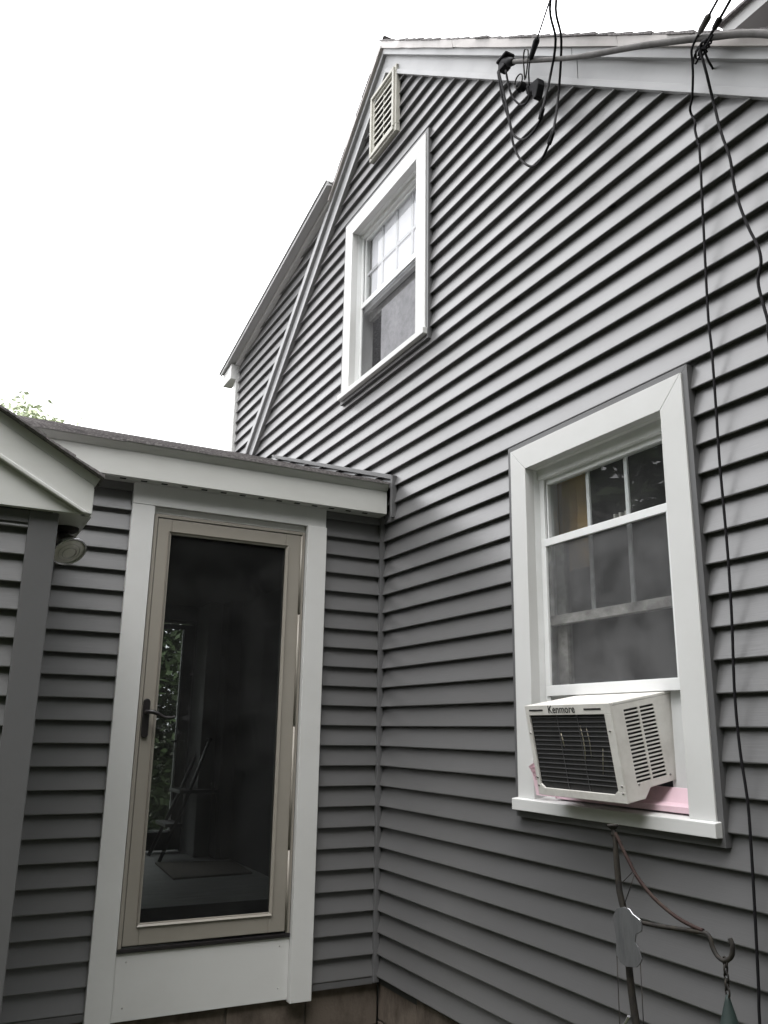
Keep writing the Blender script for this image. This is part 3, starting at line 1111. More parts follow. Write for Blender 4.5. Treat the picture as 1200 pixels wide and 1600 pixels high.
# roof: deck + shingle courses
SP = 0.3545
mb = MB()
mb.prism([(-0.118, 2.980), (3.05, 2.980 + SP * 3.168), (3.35, 2.980 + SP * 3.168 - 0.12), (3.35, 2.88), (-0.05, 2.90)], 0, PX0 - 0.1, -0.026)
proof = mb.build('roof', 'shingle', wing)
firstp = None
cp = math.cos(math.atan(SP))
L = 0.15 * cp
for i in range(26):
    for k in range(3):
        if firstp is None:
            mb = MB()
            mb.add([(0, 0, 0), (1.5, 0, 0), (1.5, L, L * SP - 0.002), (0, L, L * SP - 0.002), (0, 0, 0.011), (1.5, 0, 0.011), (1.5, L, L * SP + 0.004), (0, L, L * SP + 0.004)],
                   [(0, 3, 2, 1), (4, 5, 6, 7), (0, 1, 5, 4), (1, 2, 6, 5), (2, 3, 7, 6), (3, 0, 4, 7)])
            o = firstp = mb.build('shingle', 'shingle', proof, local=True)
        else:
            o = firstp.copy()
            COL.objects.link(o)
        y = -0.135 + i * 0.127 * cp
        x = -0.030 - 1.5 * (k + 1) + 0.02 * k
        if k == 0:
            x = -1.531
        o.location = Vector((x, y, 2.976 + SP * (y + 0.118) + random.uniform(0, 0.006))) - Vector(proof['_o'])
        o.rotation_euler = (0, random.uniform(-0.0025, 0.0025), 0)
# wall channel where the roof meets the gable
mb = MB()
mb.prism([(-0.150, 3.000), (1.92, 3.000 + SP * 2.07 - 0.01), (1.92, 3.026 + SP * 2.07 - 0.01), (-0.150, 3.026)], 0, -0.0005, -0.034)
mb.build('roof_channel', 'grey_trim', wing, bevel=0.001)
mb = MB()
mb.box(-0.0005, -0.033, -0.134, -0.160, 2.775, 3.020)
mb.build('end_channel', 'grey_trim', wing, bevel=0.001)
block_wall(wing, 1, 0.012, PX0, 0.010, 0.362, 0.14)
mb = MB()
mb.box(PX0, 0.011, 0.022, 0.15, -0.05, 0.361)
mb.build('mortar_bed', 'mortar', wing)

# ------------------------------------------------------------------ vestibule with the little pediment
vest = thing('vestibule', 'small grey gabled vestibule with white pediment at left edge', 'porch', (-2.66, -0.45, 0.0))
VW = -0.88          # front wall plane
VX1 = -1.878        # right corner
VX0 = -3.44
mb = MB()
mb.box(VX0, VX1 - 0.012, VW + 0.011, -0.02, 0.36, 2.39)
mb.build('wall_sheathing', 'sheathing', vest)
for i in range(20):
    z0p = BASE - 0.03 + i * EXP
    if z0p > 2.36:
        break
    plank(vest, 1, VW + 0.010, -1, VX0, VX1 - 0.060, z0p, ((0.0, 1.0, 2.372),))
    plank(vest, 0, VX1 - 0.012, 1, VW + 0.06, -0.025, z0p, ((0.0, 1.0, 2.378),))
mb = MB()
mb.box(VX1 - 0.082, VX1 + 0.022, VW - 0.024, VW + 0.0, 0.35, 2.384)
mb.box(VX1, VX1 + 0.022, VW, VW + 0.08, 0.35, 2.384)
mb.build('corner_board', 'grey_trim', vest, bevel=0.003)
mb = MB()
mb.box(VX0, VX1 - 0.083, VW - 0.0005, VW - 0.022, 2.335, 2.382)
mb.build('frieze', 'grey_trim', vest, bevel=0.002)
VS = 0.545
RX = -2.66


def vz(x, z_at):      # line parallel to the rake through (-1.746, z_at)
    return z_at + VS * (-1.746 - x)


mb = MB()
mb.prism([(-1.765, 2.386), (RX, 2.386), (RX, vz(RX, 2.366)), (-1.790, vz(-1.79, 2.366))], 1, -0.932, -0.90)
mb.prism([(2 * RX + 1.765, 2.386), (2 * RX + 1.790, vz(-1.79, 2.366)), (RX, vz(RX, 2.366)), (RX, 2.386)], 1, -0.932, -0.90)
mb.build('pediment_panel', 'white_coil', vest, bevel=0.0015)
for s in (1, -1):
    def mir(x):
        return x if s > 0 else 2 * RX - x
    mb = MB()
    mb.prism([(mir(-1.746), 2.387), (mir(-1.746), 2.500), (mir(RX), vz(RX, 2.500)), (mir(RX), vz(RX, 2.387))], 1, -0.947, -0.90)
    mb.build('rake_board', 'white_coil', vest, bevel=0.0015)
    mb = MB()
    mb.prism([(mir(-1.748), 2.386), (mir(-1.778), 2.386), (mir(RX), vz(RX, 2.364)), (mir(RX), vz(RX, 2.388))], 1, -0.957, -0.90)
    mb.build('rake_bead', 'white_coil', vest, bevel=0.004)
    mb = MB()
    mb.add([(mir(-1.742), -0.947, 2.499), (mir(RX), -0.947, vz(RX, 2.500)), (mir(RX), -0.951, vz(RX, 2.538)), (mir(-1.728), -0.951, 2.528),
            (mir(-1.742), -0.90, 2.499), (mir(RX), -0.90, vz(RX, 2.500)), (mir(RX), -0.90, vz(RX, 2.538)), (mir(-1.728), -0.90, 2.528)],
           [(0, 1, 2, 3), (4, 7, 6, 5), (0, 4, 5, 1), (1, 5, 6, 2), (2, 6, 7, 3), (3, 7, 4, 0)])
    mb.build('drip_moulding', 'white_coil', vest)
    mb = MB()
    mb.box(mir(VX1 + 0.002), mir(-1.750), -0.90, -0.03, 2.386, 2.394)
    mb.build('soffit', 'white_coil', vest)
    mb = MB()
    mb.box(mir(-1.750), mir(-1.738), -0.90, -0.03, 2.386, 2.500)
    mb.build('fascia', 'white_coil', vest, bevel=0.001)
mb = MB()
mb.prism([(-1.725, 2.530), (RX, vz(RX, 2.541)), (2 * RX + 1.725, 2.530), (2 * RX + 1.76, 2.50), (RX, vz(RX, 2.47)), (-1.76, 2.50)], 1, -0.90, 0.0)
vroof = mb.build('roof', 'shingle', vest)
cv = math.cos(math.atan(VS))
firstv = None
L = 0.165 * cv
for i in range(8):
    if firstv is None:
        mb = MB()
        mb.add([(0, 0, 0), (0, 0.99, 0), (-L, 0.99, L * VS), (-L, 0, L * VS), (0, 0, 0.013), (0, 0.99, 0.013), (-L, 0.99, L * VS + 0.004), (-L, 0, L * VS + 0.004)],
               [(0, 3, 2, 1), (4, 5, 6, 7), (0, 1, 5, 4), (1, 2, 6, 5), (2, 3, 7, 6), (3, 0, 4, 7)])
        o = firstv = mb.build('shingle', 'shingle', vroof, local=True)
    else:
        o = firstv.copy()
        COL.objects.link(o)
    x = -1.718 - i * 0.127 * cv
    o.location = Vector((x, -0.984 + random.uniform(-0.008, 0.005), vz(x, 2.538) + random.uniform(0, 0.003))) - Vector(vroof['_o'])
mb = MB()
mb.box(VX0 + 0.01, VX1 - 0.01, VW + 0.012, VW + 0.2, -0.05, 0.36)
mb.build('foundation', 'concrete', vest)

# flood lamp under the vestibule eave
lamp = thing('flood_light', 'round glass flood lamp fixed under the pediment eave left of the storm door', 'flood light', (-1.80, -0.72, 2.37))
mb = MB()
ax = Vector((0.30, -0.58, -0.75)).normalized()
c0 = Vector((-1.789, -0.690, 2.292))
mb.lathe([(0.0, -0.10), (0.026, -0.10), (0.030, -0.085), (0.030, -0.06), (0.046, -0.035), (0.061, -0.008), (0.069, 0.006), (0.069, 0.012), (0.064, 0.014)], c0, ax)
mb.build('lamp_housing', 'chrome', lamp)
mb = MB()
mb.lathe([(0.064, 0.011), (0.050, 0.017), (0.027, 0.022), (0.011, 0.024), (0.0, 0.0245)], c0, ax)
mb.build('lens', 'lamp_glass', lamp)
mb = MB()
mb.lathe([(0.063, 0.010), (0.063, 0.018), (0.070, 0.019), (0.072, 0.012), (0.070, 0.006)], c0, ax)
mb.build('rim', 'bright_tin', lamp)
mb = MB()
mb.lathe([(0.026, 0.0215), (0.026, 0.0245), (0.029, 0.0245), (0.029, 0.0205)], c0, ax)
mb.lathe([(0.042, 0.0170), (0.042, 0.0200), (0.044, 0.0200), (0.044, 0.0165)], c0, ax)
mb.build('lens_ring', 'chrome', lamp)
mb = MB()
e = c0 - ax * 0.085
mb.tube(smooth_path([e, e + Vector((0.0, 0.02, 0.03)), Vector((-1.80, -0.66, 2.386))], 4), 0.012)
mb.lathe([(0.0, 0.0), (0.05, 0.0), (0.05, -0.012), (0.03, -0.022), (0.0, -0.024)], (-1.80, -0.66, 2.386), (0, 0, 1))
mb.build('mount', 'rust_iron', lamp)

# ------------------------------------------------------------------ air conditioner
TILT = 0.180
ac = thing('air_conditioner', 'cream window air conditioner tilted outward in the lower window opening', 'air conditioner', (-0.207, -1.819, 1.705), rot=(0, -TILT, 0))
aw, ah, ad = 0.23, 0.322, 0.30
mb = MB()
# top, far side, bottom pan (stepped), back
mb.box(0.004, ad, -aw, aw, -0.010, 0.0)
mb.box(0.03, ad, aw - 0.004, aw, -ah + 0.03, -0.0105)
mb.prism([(0.004, -ah), (0.075, -ah), (0.105, -ah + 0.030), (ad, -ah + 0.034), (ad, -ah + 0.040), (0.100, -ah + 0.038), (0.070, -ah + 0.010), (0.004, -ah + 0.010)], 1, -aw + 0.002, aw - 0.002)
mb.build('cabinet', 'ac_shell', ac, bevel=0.003, local=True)
# near side: sheet with two columns of slots
mb = MB()
ys0, ys1 = -aw, -aw + 0.004
sx = [(0.0, 0.048), (0.112, 0.121), (0.185, ad)]
for a, b in sx:
    mb.box(a, b, ys0, ys1, -ah + 0.034, -0.0105)
mb.prism([(0.0, -ah + 0.034), (0.0, -ah + 0.002), (0.072, -ah + 0.002), (0.104, -ah + 0.034)], 1, ys0, ys1)
ns = 19
zt, zb = -0.030, -0.272
stp = (zt - zb) / ns
for a, b in ((0.048, 0.112), (0.121, 0.185)):
    mb.box(a, b, ys0, ys1, zt, -0.0105)
    mb.box(a, b, ys0, ys1, -ah + 0.034, zb)
    for i in range(ns):
        z = zt - stp * i
        mb.box(a, b, ys0, ys1 , z - stp, z - stp * 0.60)
mb.build('side_grille', 'ac_shell', ac, local=True)
mb = MB()
mb.box(0.03, 0.22, -aw + 0.018, aw - 0.02, -ah + 0.045, -0.02)
mb.build('inner_core', 'ac_fin', ac, local=True)
# outer face frame
mb = MB()
tb, bb, sb = 0.036, 0.036, 0.020
mb.box(0.0, -0.008, -aw, aw, -tb, 0.0)
mb.box(0.0, -0.008, aw - sb, aw, -ah + bb, -tb)
mb.box(0.0, -0.008, -aw, -aw + 0.034, -ah + bb, -tb)
c = 0.020
mb.prism([(-aw, -ah), (aw, -ah), (aw, -ah + bb), (aw - sb, -ah + bb), (aw - sb, -ah + bb + c * 0.2), (aw - sb - c, -ah + bb - c * 0.5),
          (-aw + 0.034 + c, -ah + bb - c * 0.5), (-aw + 0.034, -ah + bb + c * 0.2), (-aw + 0.034, -ah + bb), (-aw, -ah + bb)], 0, 0.0, -0.0085)
mb.build('face_frame', 'ac_shell', ac, bevel=0.003, local=True)
mb = MB()
mb.box(0.002, 0.006, -aw + 0.02, aw - 0.01, -ah + 0.022, -tb + 0.004)
mb.build('coil_fins', 'ac_fin', ac, local=True)
for i in range(15):
    mb = MB()
    z = -tb - 0.010 - i * (ah - tb - bb - 0.008) / 15
    mb.box(-0.002, 0.0015, -aw + 0.030, aw - 0.018, z - 0.0012, z + 0.0012)
    mb.build('guard_bar', 'ac_bar', ac, local=True)
mb = MB()
for yv in (-0.05, 0.06):
    mb.box(-0.0015, 0.0012, yv - 0.001, yv + 0.001, -ah + 0.03, -tb)
mb.build('guard_stay', 'ac_bar', ac, local=True)
# crushed fins that catch the light
for pts in ([(0.055, -0.10), (0.050, -0.125), (0.048, -0.150)], [(-0.055, -0.075), (-0.060, -0.12), (-0.058, -0.16), (-0.050, -0.20)],
            [(-0.150, -0.15), (-0.140, -0.19), (-0.128, -0.235)], [(-0.085, -0.08), (-0.09, -0.13), (-0.085, -0.18)]):
    mb = MB()
    w = random.uniform(0.0022, 0.0042)
    k = len(pts)
    mb.tube([(0.0012, y, z) for y, z in pts], [w * 0.4] + [w] * (k - 2) + [w * 0.4], n=5)
    mb.build('bent_fin', 'bent_fin', ac, local=True)
mb = MB()
for (y, z) in ((aw - 0.009, -ah + 0.062), (aw - 0.009, -ah + 0.034), (-aw + 0.012, -ah + 0.055), (-aw + 0.012, -ah + 0.032), (aw - 0.012, -0.10), (-aw + 0.02, -0.09)):
    mb.lathe([(0.0, 0.0035), (0.003, 0.003), (0.0045, 0.0)], (-0.008, y, z), (-1, 0, 0), n=10)
for (x, z) in ((0.055, -ah + 0.05), (0.20, -ah + 0.055)):
    mb.lathe([(0.0, 0.0035), (0.003, 0.003), (0.0045, 0.0)], (x, -aw, z), (0, -1, 0), n=10)
mb.build('screws', 'screw', ac, local=True)
# two pressed slots in the top band
mb = MB()
for a, b in ((0.125, 0.205), (-0.185, -0.10)):
    mb.box(-0.0078, -0.0092, a, b, -0.021, -0.015)
mb.build('pressed_slot', 'ac_fin', ac, local=True)
# lettering
fc = bpy.data.curves.new('lettering', 'FONT')
fc.body = 'Kenmore'
fc.size = 0.034
fc.extrude = 0.0006
fc.offset = 0.0003
fo = bpy.data.objects.new('lettering_curve', fc)
COL.objects.link(fo)
bpy.context.view_layer.update()
me = bpy.data.meshes.new_from_object(fo.evaluated_get(bpy.context.evaluated_depsgraph_get()))
bpy.data.objects.remove(fo)
me.name = 'lettering'
me.materials.clear()
me.materials.append(MATS['print_black'])
xs = [v.co.x for v in me.vertices]
sxl = 0.145 / (max(xs) - min(xs))
for v in me.vertices:
    x, yv, zv = v.co
    v.co = (-0.0088 - zv * 0.5, 0.092 - (x - min(xs)) * sxl, -0.0285 + yv * 1.12)
lt = bpy.data.objects.new('lettering', me)
COL.objects.link(lt)
lt.parent = ac

# pink foam packed under the air conditioner
mb = MB()
mb.prism([(-0.012, 1.362), (-0.012, 1.382), (0.020, 1.390), (0.050, 1.436), (0.056, 1.436), (0.056, 1.366)], 1, -2.180, -1.50)
tag(mb.build('foam_sheet', 'pink_foam', None, bevel=0.002), 'flat pink foam sheet on the sill under the air conditioner', 'foam sheet')
mb = MB()
for i in range(4):      # a torn, ribbed end that sticks up beside the left casing
    a = i * 0.012
    mb.add([(-0.050, -1.400 - a, 1.478 - a * 1.1), (-0.040, -1.430 - a * 0.3, 1.496 - a * 1.6), (-0.034, -1.430 - a * 0.3, 1.487 - a * 1.6), (-0.044, -1.400 - a, 1.467 - a * 1.1),
            (-0.060, -1.400 - a, 1.478 - a * 1.1), (-0.050, -1.430 - a * 0.3, 1.496 - a * 1.6), (-0.044, -1.430 - a * 0.3, 1.487 - a * 1.6), (-0.054, -1.400 - a, 1.467 - a * 1.1)],
           [(0, 1, 2, 3), (4, 7, 6, 5), (0, 4, 5, 1), (1, 5, 6, 2), (2, 6, 7, 3), (3, 7, 4, 0)])
mb.add([(-0.048, -1.40, 1.47), (-0.040, -1.46, 1.47), (-0.034, -1.52, 1.37), (-0.040, -1.42, 1.37), (-0.040, -1.40, 1.47), (-0.032, -1.46, 1.47), (-0.026, -1.52, 1.37), (-0.032, -1.42, 1.37)],
       [(0, 1, 2, 3), (4, 7, 6, 5), (0, 4, 5, 1), (1, 5, 6, 2), (2, 6, 7, 3), (3, 7, 4, 0)])
tag(mb.build('foam_scrap', 'pink_foam', None), 'torn ribbed pink foam scrap poking out left of the air conditioner', 'foam scrap')

# ------------------------------------------------------------------ service cables at the gable
LOOP_A = [(-0.14, -1.41, 4.738), (-0.13, -1.428, 4.573), (-0.12, -1.469, 4.402), (-0.12, -1.491, 4.276), (-0.13, -1.551, 4.152), (-0.14, -1.639, 4.049), (-0.15, -1.719, 4.018), (-0.17, -1.807, 4.038), (-0.19, -1.862, 4.058), (-0.086, -1.784, 4.347), (-0.149, -1.89, 4.516), (-0.233, -1.966, 4.617), (-0.396, -2.3, 4.634)]
LOOP_B = [(-0.15, -1.429, 4.726), (-0.14, -1.466, 4.525), (-0.14, -1.51, 4.328), (-0.14, -1.552, 4.257), (-0.15, -1.621, 4.201), (-0.16, -1.699, 4.186), (-0.17, -1.754, 4.199), (-0.18, -1.786, 4.23), (-0.118, -1.773, 4.44), (-0.166, -1.873, 4.523), (-0.254, -1.955, 4.617), (-0.396, -2.3, 4.634)]
LOOP_C = [(-0.14, -1.473, 4.696), (-0.12, -1.482, 4.565), (-0.11, -1.526, 4.478), (-0.11, -1.578, 4.438), (-0.11, -1.609, 4.458), (-0.12, -1.609, 4.506)]
MSG = [(-0.1, -1.599, 4.526), (-0.12, -1.623, 4.577), (-0.13, -1.652, 4.62), (-0.168, -1.745, 4.622), (-0.244, -1.93, 4.626), (-0.358, -2.207, 4.632)]
SE = [(-0.12, -1.488, 4.741), (-0.12, -1.808, 4.495), (-0.12, -2.009, 4.348), (-0.12, -2.273, 4.171), (-0.12, -2.522, 3.994), (-0.12, -2.631, 3.913), (-0.12, -2.732, 3.838), (-0.12, -2.826, 3.755), (-0.12, -2.946, 3.628)]
LINE_D = [(-0.244, -2.842, 3.963), (-0.168, -2.657, 3.959), (-0.13, -2.565, 3.957), (-0.11, -2.525, 3.95), (-0.1, -2.515, 3.921), (-0.085, -2.5, 3.877), (-0.06, -2.468, 3.821), (-0.05, -2.446, 3.792), (-0.035, -2.436, 3.779), (-0.035, -2.45, 3.736), (-0.035, -2.446, 3.704), (-0.035, -2.454, 3.64), (-0.035, -2.456, 3.572), (-0.035, -2.431, 3.01), (-0.035, -2.432, 2.854), (-0.035, -2.428, 2.646), (-0.035, -2.423, 2.473), (-0.035, -2.423, 2.349), (-0.035, -2.423, 2.195), (-0.035, -2.421, 2.088), (-0.035, -2.415, 1.939), (-0.035, -2.402, 1.733), (-0.035, -2.403, 1.568), (-0.035, -2.414, 1.424), (-0.035, -2.412, 1.296), (-0.035, -2.405, 1.121), (-0.035, -2.395, 0.927), (-0.035, -2.388, 0.832), (-0.035, -2.38, 0.5)]
LINE_E = [(-0.244, -2.891, 3.921), (-0.168, -2.707, 3.917), (-0.13, -2.614, 3.915), (-0.14, -2.616, 3.904), (-0.13, -2.586, 3.921), (-0.12, -2.57, 3.903), (-0.1, -2.568, 3.825), (-0.06, -2.554, 3.729), (-0.06, -2.572, 3.595), (-0.06, -2.596, 3.476), (-0.06, -2.601, 3.372), (-0.06, -2.615, 3.281), (-0.06, -2.639, 3.185), (-0.06, -2.664, 3.106), (-0.06, -2.669, 3.047), (-0.06, -2.651, 2.986), (-0.06, -2.662, 2.897), (-0.06, -2.67, 2.839), (-0.06, -2.668, 2.759), (-0.05, -2.68, 2.3), (-0.045, -2.69, 1.2), (-0.045, -2.7, 0.4)]


def toward(pts, end):
    """carry a line on from its last point to a far end overhead"""
    return pts + [tuple(Vector(pts[-1]).lerp(Vector(end), t)) for t in (0.1, 0.3, 0.6, 1.0)]


def cable(name, pts, r, m, label, cat, group=None, sub=6):
    mb = MB()
    mb.tube(smooth_path(pts, sub), r, n=8)
    return tag(mb.build(name, m), label, cat, group)


def rev_ext(pts, end):
    return [end] + [tuple(Vector(end).lerp(Vector(pts[0]), t)) for t in (0.4, 0.7, 0.9)] + pts


GR = 'electric cables strung at the gable'
la = cable('service_cable', toward(LOOP_A, (-5.715, -15.247, 4.914)), 0.0055, 'cable_black', 'black cable in the longer drooping loop below the rake end block', 'cable', GR)
lb = cable('service_cable', toward(LOOP_B, (-5.685, -15.247, 4.914)), 0.0055, 'cable_black', 'black cable in the shorter drooping loop below the rake end block', 'cable', GR)
cable('service_cable', LOOP_C, 0.005, 'cable_black', 'small black loop from the end block to the wedge insulator', 'cable', GR)
cable('messenger_wire', toward(MSG, (-5.677, -15.154, 4.912)), 0.0036, 'cable_black', 'thin bare wire rising to the sky from the clamp near the rake', 'wire', GR)
mb = MB()
mb.tube(smooth_path(SE, 6), [0.0105] * 12 + [0.0125] * 37, n=12)
tag(mb.build('entrance_cable', 'cable_grey'), 'thick weathered grey cable running along the right rake', 'cable', GR)
cable('drop_line', rev_ext(LINE_D, (-5.449, -15.512, 4.237)), 0.0044, 'cable_black', 'long black wire hanging down the wall past the lower window', 'wire', 'phone lines on the gable wall')
cable('drop_line', rev_ext(LINE_E, (-5.449, -15.561, 4.195)), 0.0050, 'cable_black', 'crooked grey-black wire leaving the frame at the right edge', 'wire', 'phone lines on the gable wall')
# splice sleeves are parts of their cables
for (a, b, par) in ((7, 8, la), (6, 7, lb)):
    src = LOOP_A if par is la else LOOP_B
    mb = MB()
    mb.tube([src[a], Vector(src[a]).lerp(Vector(src[b]), 0.5), src[b]], 0.0105, n=8)
    mb.build('splice_sleeve', 'black_rubber', par)
# end block (service head)
head = thing('weatherhead', 'black weatherhead block on the end of the thick grey cable', 'weatherhead', (-0.12, -1.43, 4.77))
mb = MB()
cdir = (Vector(SE[0]) - Vector(SE[1])).normalized()
p = Vector(SE[0])
mb.tube([p - cdir * 0.03, p + cdir * 0.01, p + cdir * 0.05, p + cdir * 0.095], [0.016, 0.022, 0.025, 0.022], n=10)
mb.build('head_body', 'black_rubber', head)
mb = MB()
q = p + cdir * 0.05
mb.box(q.x - 0.030, q.x + 0.026, q.y - 0.042, q.y + 0.042, q.z + 0.010, q.z + 0.026)
mb.build('head_hood', 'cable_black', head, bevel=0.006)
mb = MB()
mb.box(q.x - 0.022, q.x + 0.022, q.y - 0.014, q.y + 0.038, q.z - 0.038, q.z + 0.008)
mb.build('head_gland', 'black_rubber', head, bevel=0.006)
# wedge clamp + insulator
wc = thing('wedge_insulator', 'small black insulator bracket with a wire bail under the rake', 'insulator', (-0.06, -1.58, 4.53))
mb = MB()
mb.prism([(-1.535, 4.575), (-1.630, 4.560), (-1.632, 4.525), (-1.612, 4.470), (-1.590, 4.468), (-1.580, 4.520), (-1.540, 4.535)], 0, -0.036, -0.075)
mb.build('bracket', 'black_rubber', wc, bevel=0.005)
mb = MB()
mb.lathe([(0.0, 0.0), (0.020, 0.0), (0.024, 0.008), (0.016, 0.016), (0.024, 0.024), (0.020, 0.034), (0.0, 0.034)], (-0.085, -1.540, 4.575), (-0.3, 0.8, 0.3), n=14)
mb.build('spool', 'cable_black', wc)
mb = MB()
ring = [(-0.12, -1.545 + 0.030 * math.cos(w), 4.585 + 0.034 * math.sin(w)) for w in [i * math.pi / 8 for i in range(17)]]
mb.tube(ring, 0.0035, n=6)
bail = smooth_path([(-0.11, -1.580, 4.57), (-0.13, -1.600, 4.66), (-0.14, -1.625, 4.69), (-0.145, -1.655, 4.655), (-0.14, -1.640, 4.59), (-0.12, -1.600, 4.56)], 5)
mb.tube(bail, 0.0035, n=6)
mb.build('bail', 'rust_iron', wc)
mb = MB()
mb.tube([(-0.128, -1.648, 4.62), (-0.134, -1.662, 4.62), (-0.168, -1.745, 4.622), (-0.176, -1.763, 4.622)], [0.007, 0.012, 0.015, 0.010], n=8)
mb.build('wedge_clamp', 'black_rubber', wc)
# clamps and knot on the two phone lines
for (pa, pb, r, lab) in (((-0.168, -2.657, 3.959), (-0.138, -2.584, 3.957), 0.012, 'larger grey strain clamp on the left drop wire at the rake'),
                         ((-0.162, -2.693, 3.917), (-0.143, -2.646, 3.916), 0.011, 'smaller black strain clamp on the right drop wire at the rake')):
    mb = MB()
    a, b = Vector(pa), Vector(pb)
    mb.tube([a, a.lerp(b, 0.15), a.lerp(b, 0.8), b], [r * 0.5, r, r * 0.9, r * 0.45], n=8)
    tag(mb.build('strain_clamp', 'cable_grey' if r > 0.0115 else 'black_rubber'), lab, 'clamp', 'strain clamps on the drop wires')
mb = MB()
for k in range(5):
    w0 = random.uniform(0, 6)
    c0 = Vector((-0.115, -2.555 - 0.012 * k, 3.900 + 0.006 * k))
    mb.tube([c0 + Vector((0.008 * math.sin(w0 + i * 0.9), 0.024 * math.cos(w0 + i * 0.9), 0.020 * math.sin(w0 * 2 + i * 1.2))) for i in range(8)], 0.0035, n=6)
mb.tube([(-0.02, -2.535, 3.900), (-0.06, -2.55, 3.905), (-0.11, -2.575, 3.910), (-0.16, -2.655, 3.88)], 0.004, n=6)
tag(mb.build('wire_knot', 'cable_black'), 'tangled knot of tie wire where the two drop wires meet', 'wire knot')

# ------------------------------------------------------------------ garden hook, cut-out and hanging cone
hook = thing('garden_hook', 'rusty iron garden hook pole with curved arm near the wall', 'garden hook', (-0.5, -2.50, 0.0))
mb = MB()
PO = [(-0.5, -2.355, 1.362), (-0.5, -2.36, 1.336), (-0.5, -2.362, 1.263), (-0.5, -2.367, 1.198), (-0.5, -2.379, 1.161), (-0.5, -2.388, 1.024), (-0.5, -2.392, 0.967), (-0.5, -2.403, 0.894), (-0.5, -2.416, 0.781), (-0.5, -2.50, 0.0)]
mb.tube(PO, [0.006, 0.0065, 0.008, 0.0085, 0.009, 0.009, 0.0095, 0.010, 0.010, 0.011], n=10)
mb.build('pole', 'rust_iron', hook)
mb = MB()
mb.lathe([(0.0, 0.006), (0.014, 0.005), (0.017, 0.001), (0.012, -0.004), (0.006, -0.010), (0.009, -0.020), (0.008, -0.026), (0.0, -0.028)], (-0.5, -2.354, 1.362), (0, 0.1, 1), n=12)
mb.build('finial', 'rust_iron', hook)
mb = MB()
mb.tube(smooth_path([(-0.5, -2.362, 1.345), (-0.5, -2.391, 1.303), (-0.5, -2.413, 1.274), (-0.5, -2.428, 1.254), (-0.5, -2.45, 1.233), (-0.5, -2.494, 1.202), (-0.5, -2.557, 1.174), (-0.5, -2.606, 1.162), (-0.5, -2.646, 1.157)], 4), 0.0048, n=8)
mb.build('brace', 'red_iron', hook)
mb = MB()
mb.tube(smooth_path([(-0.5, -2.382, 1.136), (-0.5, -2.44, 1.137), (-0.5, -2.511, 1.141), (-0.5, -2.597, 1.149), (-0.5, -2.649, 1.153), (-0.5, -2.664, 1.145), (-0.5, -2.67, 1.126), (-0.5, -2.683, 1.11), (-0.5, -2.702, 1.105), (-0.5, -2.722, 1.118), (-0.5, -2.728, 1.141), (-0.5, -2.722, 1.156)], 5), 0.0055, n=8)
mb.build('arm', 'rust_iron', hook)
mb = MB()
mb.tube([(-0.51, -2.390, 1.225), (-0.508, -2.428, 1.256), (-0.512, -2.441, 1.255), (-0.515, -2.425, 1.22), (-0.52, -2.403, 1.172)], 0.0012, n=5)
mb.build('twine', 'rust_iron', hook)

orn = thing('cutout_ornament', 'grey tin cut-out figure hanging on the garden hook pole', 'ornament', (-0.53, -2.42, 1.03))
CUT = [(-2.387, 1.163), (-2.412, 1.171), (-2.434, 1.168), (-2.445, 1.158), (-2.462, 1.152), (-2.474, 1.147), (-2.476, 1.136), (-2.474, 1.125), (-2.453, 1.114), (-2.449, 1.095), (-2.459, 1.085), (-2.469, 1.060), (-2.463, 1.049), (-2.45, 1.038), (-2.437, 1.035), (-2.413, 1.031), (-2.39, 1.037), (-2.376, 1.053), (-2.381, 1.088), (-2.376, 1.118), (-2.370, 1.132), (-2.373, 1.143)]
mb = MB()
mb.prism(CUT, 0, -0.532, -0.5285)
mb.build('tin_figure', 'tin', orn, bevel=0.0006)
mb = MB()
edge = [(-0.530, -2.418, 1.1715)] + [(-0.530, y - 0.0005, z + 0.001) for y, z in CUT[2:6]]
mb.tube(edge, 0.0016, n=6)
mb.build('bright_edge', 'bright_tin', orn)
for pth in ([(-0.53, -2.378, 1.056), (-0.53, -2.376, 0.891), (-0.53, -2.376, 0.80)], [(-0.53, -2.462, 1.052), (-0.53, -2.461, 0.914), (-0.53, -2.458, 0.82)]):
    mb = MB()
    mb.tube(pth, 0.0013, n=5)
    mb.build('hanging_string', 'rust_iron', orn)
mb = MB()
mb.tube(smooth_path([(-0.53, -2.380, 0.880), (-0.53, -2.395, 0.897), (-0.53, -2.403, 0.907), (-0.53, -2.411, 0.918)], 4), 0.004, n=8)
mb.build('tin_finger', 'bright_tin', orn)

hang = thing('hanging_cone', 'green cone-shaped ornament hanging by a chain from the hook end', 'hanging ornament', (-0.5, -2.703, 1.03))
for i in range(5):
    cz = 1.103 - i * 0.0155
    mb = MB()
    pts = []
    for j in range(13):
        w = 2 * math.pi * j / 12
        u, v = 0.0075 * math.cos(w), 0.0110 * math.sin(w)
        pts.append((-0.5 + (u if i % 2 else u * 0.3), -2.7035 + (u * 0.3 if i % 2 else u), cz + v))
    mb.tube(pts, 0.0024, n=6)
    mb.build('chain_link', 'rust_iron', hang)
mb = MB()
mb.lathe([(0.001, 0.002), (0.004, 0.0), (0.007, -0.012), (0.013, -0.032), (0.021, -0.060), (0.030, -0.085), (0.036, -0.10), (0.034, -0.104), (0.0, -0.10)], (-0.5, -2.7025, 1.034), (0, 0, 1), n=20)
mb.build('cone', 'verdigris', hang)

